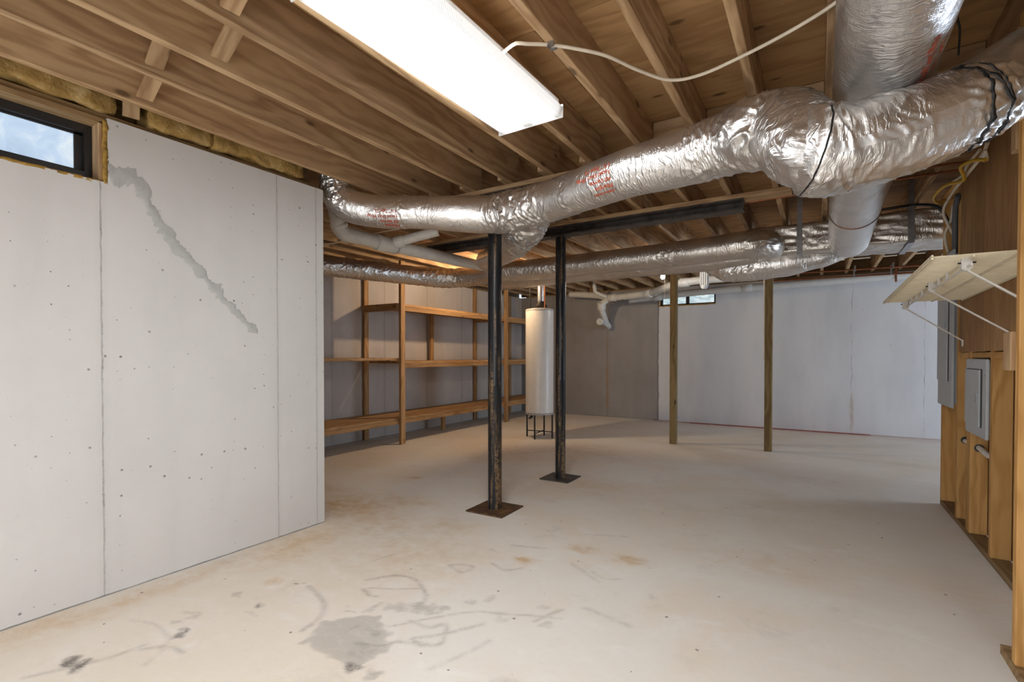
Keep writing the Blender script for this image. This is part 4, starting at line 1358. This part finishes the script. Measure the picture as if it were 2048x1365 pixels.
# near stud, its plate and a small nailed block
sn = structure(boxes('wall_near', [((.66, 1.2, 0), (.75, 2.83, .038))], M_OLDWOOD), 'end of the nearer stud partition')
lumber('stud', (.662, 2.655, .039), (.752, 2.698, JZ - .001), M_STUD, sn)
lumber('stud', (.662, 2.25, .039), (.752, 2.293, JZ - .001), M_STUD, sn)
lumber('block', (.648, 2.70, 1.19), (.668, 2.79, 1.345), M_JOIST, sn)
lumber('block', (.655, 2.70, 2.06), (.69, 2.76, 2.54), M_JOIST, sn)


# electrical panels
def panel(x, y0, y1, z0, z1, dy0, dy1, dz0, dz1, label):
    e = thing(empty('breaker_panel', (x, (y0 + y1) / 2, z0)), label, 'electrical panel')
    boxes('cover', [((x - .016, y0, z0), (x, y1, z1))], M_PANEL, e, .005)
    boxes('box', [((x, y0 + .03, z0 + .03), (x + .08, y1 - .03, z1 - .03))], M_PANEL, e)
    boxes('reveal_shade', [((x - .0175, dy0 - .028, dz0 - .002), (x - .014, dy1 + .003, dz1 + .004))], M_GAPSHADE, e)  # thin dark slab painted as the shadow around the door
    d = boxes('door', [((x - .027, dy0, dz0), (x - .0176, dy1, dz1))], M_PANEL, e, .002)
    boxes('latch', [((x - .032, dy0 + .025, (dz0 + dz1) / 2 - .03), (x - .026, dy0 + .065, (dz0 + dz1) / 2 + .03))], M_GALV, d, .002)
    for yy in (y0 + .025, y1 - .025):
        for zz in (z0 + (z1 - z0) * .2, z1 - (z1 - z0) * .2):
            lathe('screw', [(.006, 0), (.005, .003)], M_GALV, (x - .0165, yy, zz), e, 10, axis=(-1, 0, 0))
    return e


panel(RX - .001, 4.052, 4.535, .733, 1.228, 4.165, 4.50, .80, 1.16, 'grey breaker panel with latched door, in the lower studs at right')
panel(RX - .001, 4.955, 5.47, .846, 2.06, 5.09, 5.44, 1.05, 1.95, 'taller grey electrical panel beyond the small one, at the end of the stud wall')
# cable through the studs, below the panel
cs = thing(empty('feed_cable', (RX + .05, 4.3, .6)), 'thick white cable poking through bored holes below the breaker panel', 'cable')
cable('sheath', [(RX + .045, 4.85, .62), (RX + .045, 4.60, .63), (RX + .045, 4.45, .625), (RX + .05, 4.25, .61), (RX + .06, 4.1, .66), (RX + .06, 4.085, .76)], .017, M_PVC, cs, nseg=14)
for y in (4.852, 4.484):
    lathe('bored_hole', [(.026, 0), (.026, .003)], M_GAPSHADE, (RX + .045, y, .625), cs, 20, axis=(0, -1, 0))

# cables hanging above the tall panel
cx_ = lambda y, z, dx=0: (RX - .02 + dx, y, z)
for nm, pts, r, m, lab in (
    ('white_cable', [Vector((0.795, 3.746, 2.438)), Vector((0.800, 3.866, 2.409)), Vector((0.758, 4.015, 2.342)), Vector((0.781, 4.500, 2.374)), Vector((0.804, 4.926, 2.357)), Vector((0.849, 5.071, 2.289)), Vector((0.915, 5.169, 2.184))], .010, M_CABLE, 'white cable looping down past the yellow one above the tall panel'),
    ('yellow_cable', [Vector((0.774, 3.672, 2.321)), Vector((0.738, 3.768, 2.355)), Vector((0.707, 3.867, 2.359)), Vector((0.732, 3.941, 2.330)), Vector((0.740, 4.004, 2.312)), Vector((0.693, 4.211, 2.350)), Vector((0.672, 4.433, 2.340)), Vector((0.717, 4.578, 2.333)), Vector((0.770, 4.670, 2.370))], .010, M_CABLEY, 'yellow cable looped under the strapped duct at right'),
    ('white_cable', [Vector((0.876, 5.031, 2.411)), Vector((0.875, 5.088, 2.309)), Vector((0.847, 5.127, 2.204)), Vector((0.880, 5.204, 2.076))], .010, M_CABLE, 'white cable dropping straight into the tall grey panel'),
    ('white_cable', [Vector((0.769, 3.670, 2.375)), Vector((0.787, 3.704, 2.334)), Vector((0.775, 3.697, 2.323)), Vector((0.766, 3.691, 2.370))], .008, M_CABLE, 'short white cable bend at the start of the yellow loop'),
    ('grey_conduit', [Vector((0.861, 4.786, 2.422)), Vector((0.874, 4.934, 2.348)), Vector((0.886, 5.010, 2.213)), Vector((0.892, 5.035, 2.026))], .018, M_CABLEG, 'dark grey conduit rising behind the cables above the tall panel'),
    ('white_cable', [Vector((0.801, 3.927, 2.459)), Vector((0.791, 4.155, 2.448)), Vector((0.814, 4.405, 2.458)), Vector((0.872, 5.031, 2.584))], .009, M_CABLE, 'white cable running straight up behind the yellow loop'),
    ('black_cable', [Vector((0.404, 5.682, 2.590)), Vector((0.599, 5.450, 2.546)), Vector((0.730, 5.176, 2.472)), Vector((0.812, 5.109, 2.409)), Vector((0.880, 5.149, 2.283))], .012, M_CABLEB, 'thick black cable lying along the top of the plenum'),
    ('black_wire', [Vector((0.497, 2.683, 2.711)), Vector((0.483, 2.733, 2.665)), Vector((0.504, 2.804, 2.635)), Vector((0.523, 2.933, 2.590))], .004, M_CABLEB, 'thin black wire dangling beside the return duct'),
    ('white_wire', [Vector((-3.918, 3.001, 2.292)), Vector((-3.823, 3.060, 2.301)), Vector((-3.793, 3.197, 2.371)), Vector((-3.627, 3.420, 2.449)), Vector((-3.462, 3.522, 2.483))], .006, M_CABLE, 'thin pale wire strung behind the drain pipe by the wall end'),
):
    e = thing(empty(nm, pts[0]), lab, 'cable')
    cable('sheath', pts, r, m, e, nseg=10, step=.015)
# pale ceiling fitting cut by the top edge of the photograph
pf_ = thing(empty('ceiling_rosette', Vector((0.677, 2.795, 2.748))), 'pale round ceiling fitting at the upper right corner', 'fitting')
lathe('disc', [(.02, 0), (.07, .012), (.075, .03), (.06, .04)], M_PORC, Vector((0.677, 2.795, 2.748)), pf_, 32)

# ------------------------------------------------------------------ ventilated wire shelf
ws = thing(empty('wire_shelf', (.66, 3.7, 1.65)), 'white ventilated wire shelf on diagonal braces, fixed to the stud wall', 'shelf')
Y0, Y1 = 2.79, 4.65
zs = lambda y: 1.645 + (4.65 - y) / 1.86 * .028
mv, mf = [], []


def add_rod(p, q, r, n=6):
    p, q = Vector(p), Vector(q)
    t = (q - p).normalized()
    a = t.orthogonal().normalized()
    b = t.cross(a)
    s = len(mv)
    for c in (p, q):
        for k in range(n):
            th = 2 * math.pi * k / n
            mv.append(c + a * (r * math.cos(th)) + b * (r * math.sin(th)))
    for k in range(n):
        mf.append((s + k, s + (k + 1) % n, s + n + (k + 1) % n, s + n + k))
    mf.append(tuple(range(s + n - 1, s - 1, -1)))
    mf.append(tuple(range(s + n, s + 2 * n)))


n_w = 74
for i in range(n_w + 1):
    y = Y0 + (Y1 - Y0) * i / n_w
    add_rod((.42, y, zs(y) + .004), (RX - .016, y, zs(y) + .004), .0030, 5)
o_ = Vector((.65, 3.7, 1.65))
dk = link('deck_wires', py_mesh('deck_wires', [v - o_ for v in mv], mf), M_WIRE, ws, Matrix.Translation(o_))
dk['kind'] = 'stuff'
for x, dz in ((.42, -.003), (.42, .01), (.555, -.003), (.70, -.003), (RX - .02, -.003)):
    mv, mf = [], []
    add_rod((x, Y0, zs(Y0) + dz), (x, Y1, zs(Y1) + dz), .0045, 8)
    link('long_rod', py_mesh('long_rod', [v - o_ for v in mv], mf), M_WIRE, ws, Matrix.Translation(o_))
mv, mf = [], []
add_rod((.548, Y0, zs(Y0) - .038), (.548, Y1 + .06, zs(Y1) - .040), .0045, 8)
link('lip_rod', py_mesh('lip_rod', [v - o_ for v in mv], mf), M_WIREW, ws, Matrix.Translation(o_))
for y in (2.95, 3.25, 3.45, 3.95, 4.15, 4.35, 4.55):
    boxes('lip_tie', [((.543, y, zs(y) - .040), (.553, y + .022, zs(y)))], M_WIREW, ws, .002)
for y in (2.88, 3.64, 4.632):
    bk = boxes('clip', [((.530, y - .022, zs(y) - .052), (.566, y + .022, zs(y) + .012))], M_WIREW, ws, .006)
    boxes('clip_pin', [((.52, y - .004, zs(y) - .02), (.58, y + .004, zs(y) - .014))], M_CAST, bk)
    bar('brace', (.548, y, zs(y) - .048), (RX - .014, y + .01, 1.353 + (0 if y > 4 else .02)), .022, .007, M_WIREW, ws)
    boxes('brace_foot', [((RX - .020, y - .004, 1.315), (RX - .013, y + .024, 1.362))], M_WIREW, ws, .002)
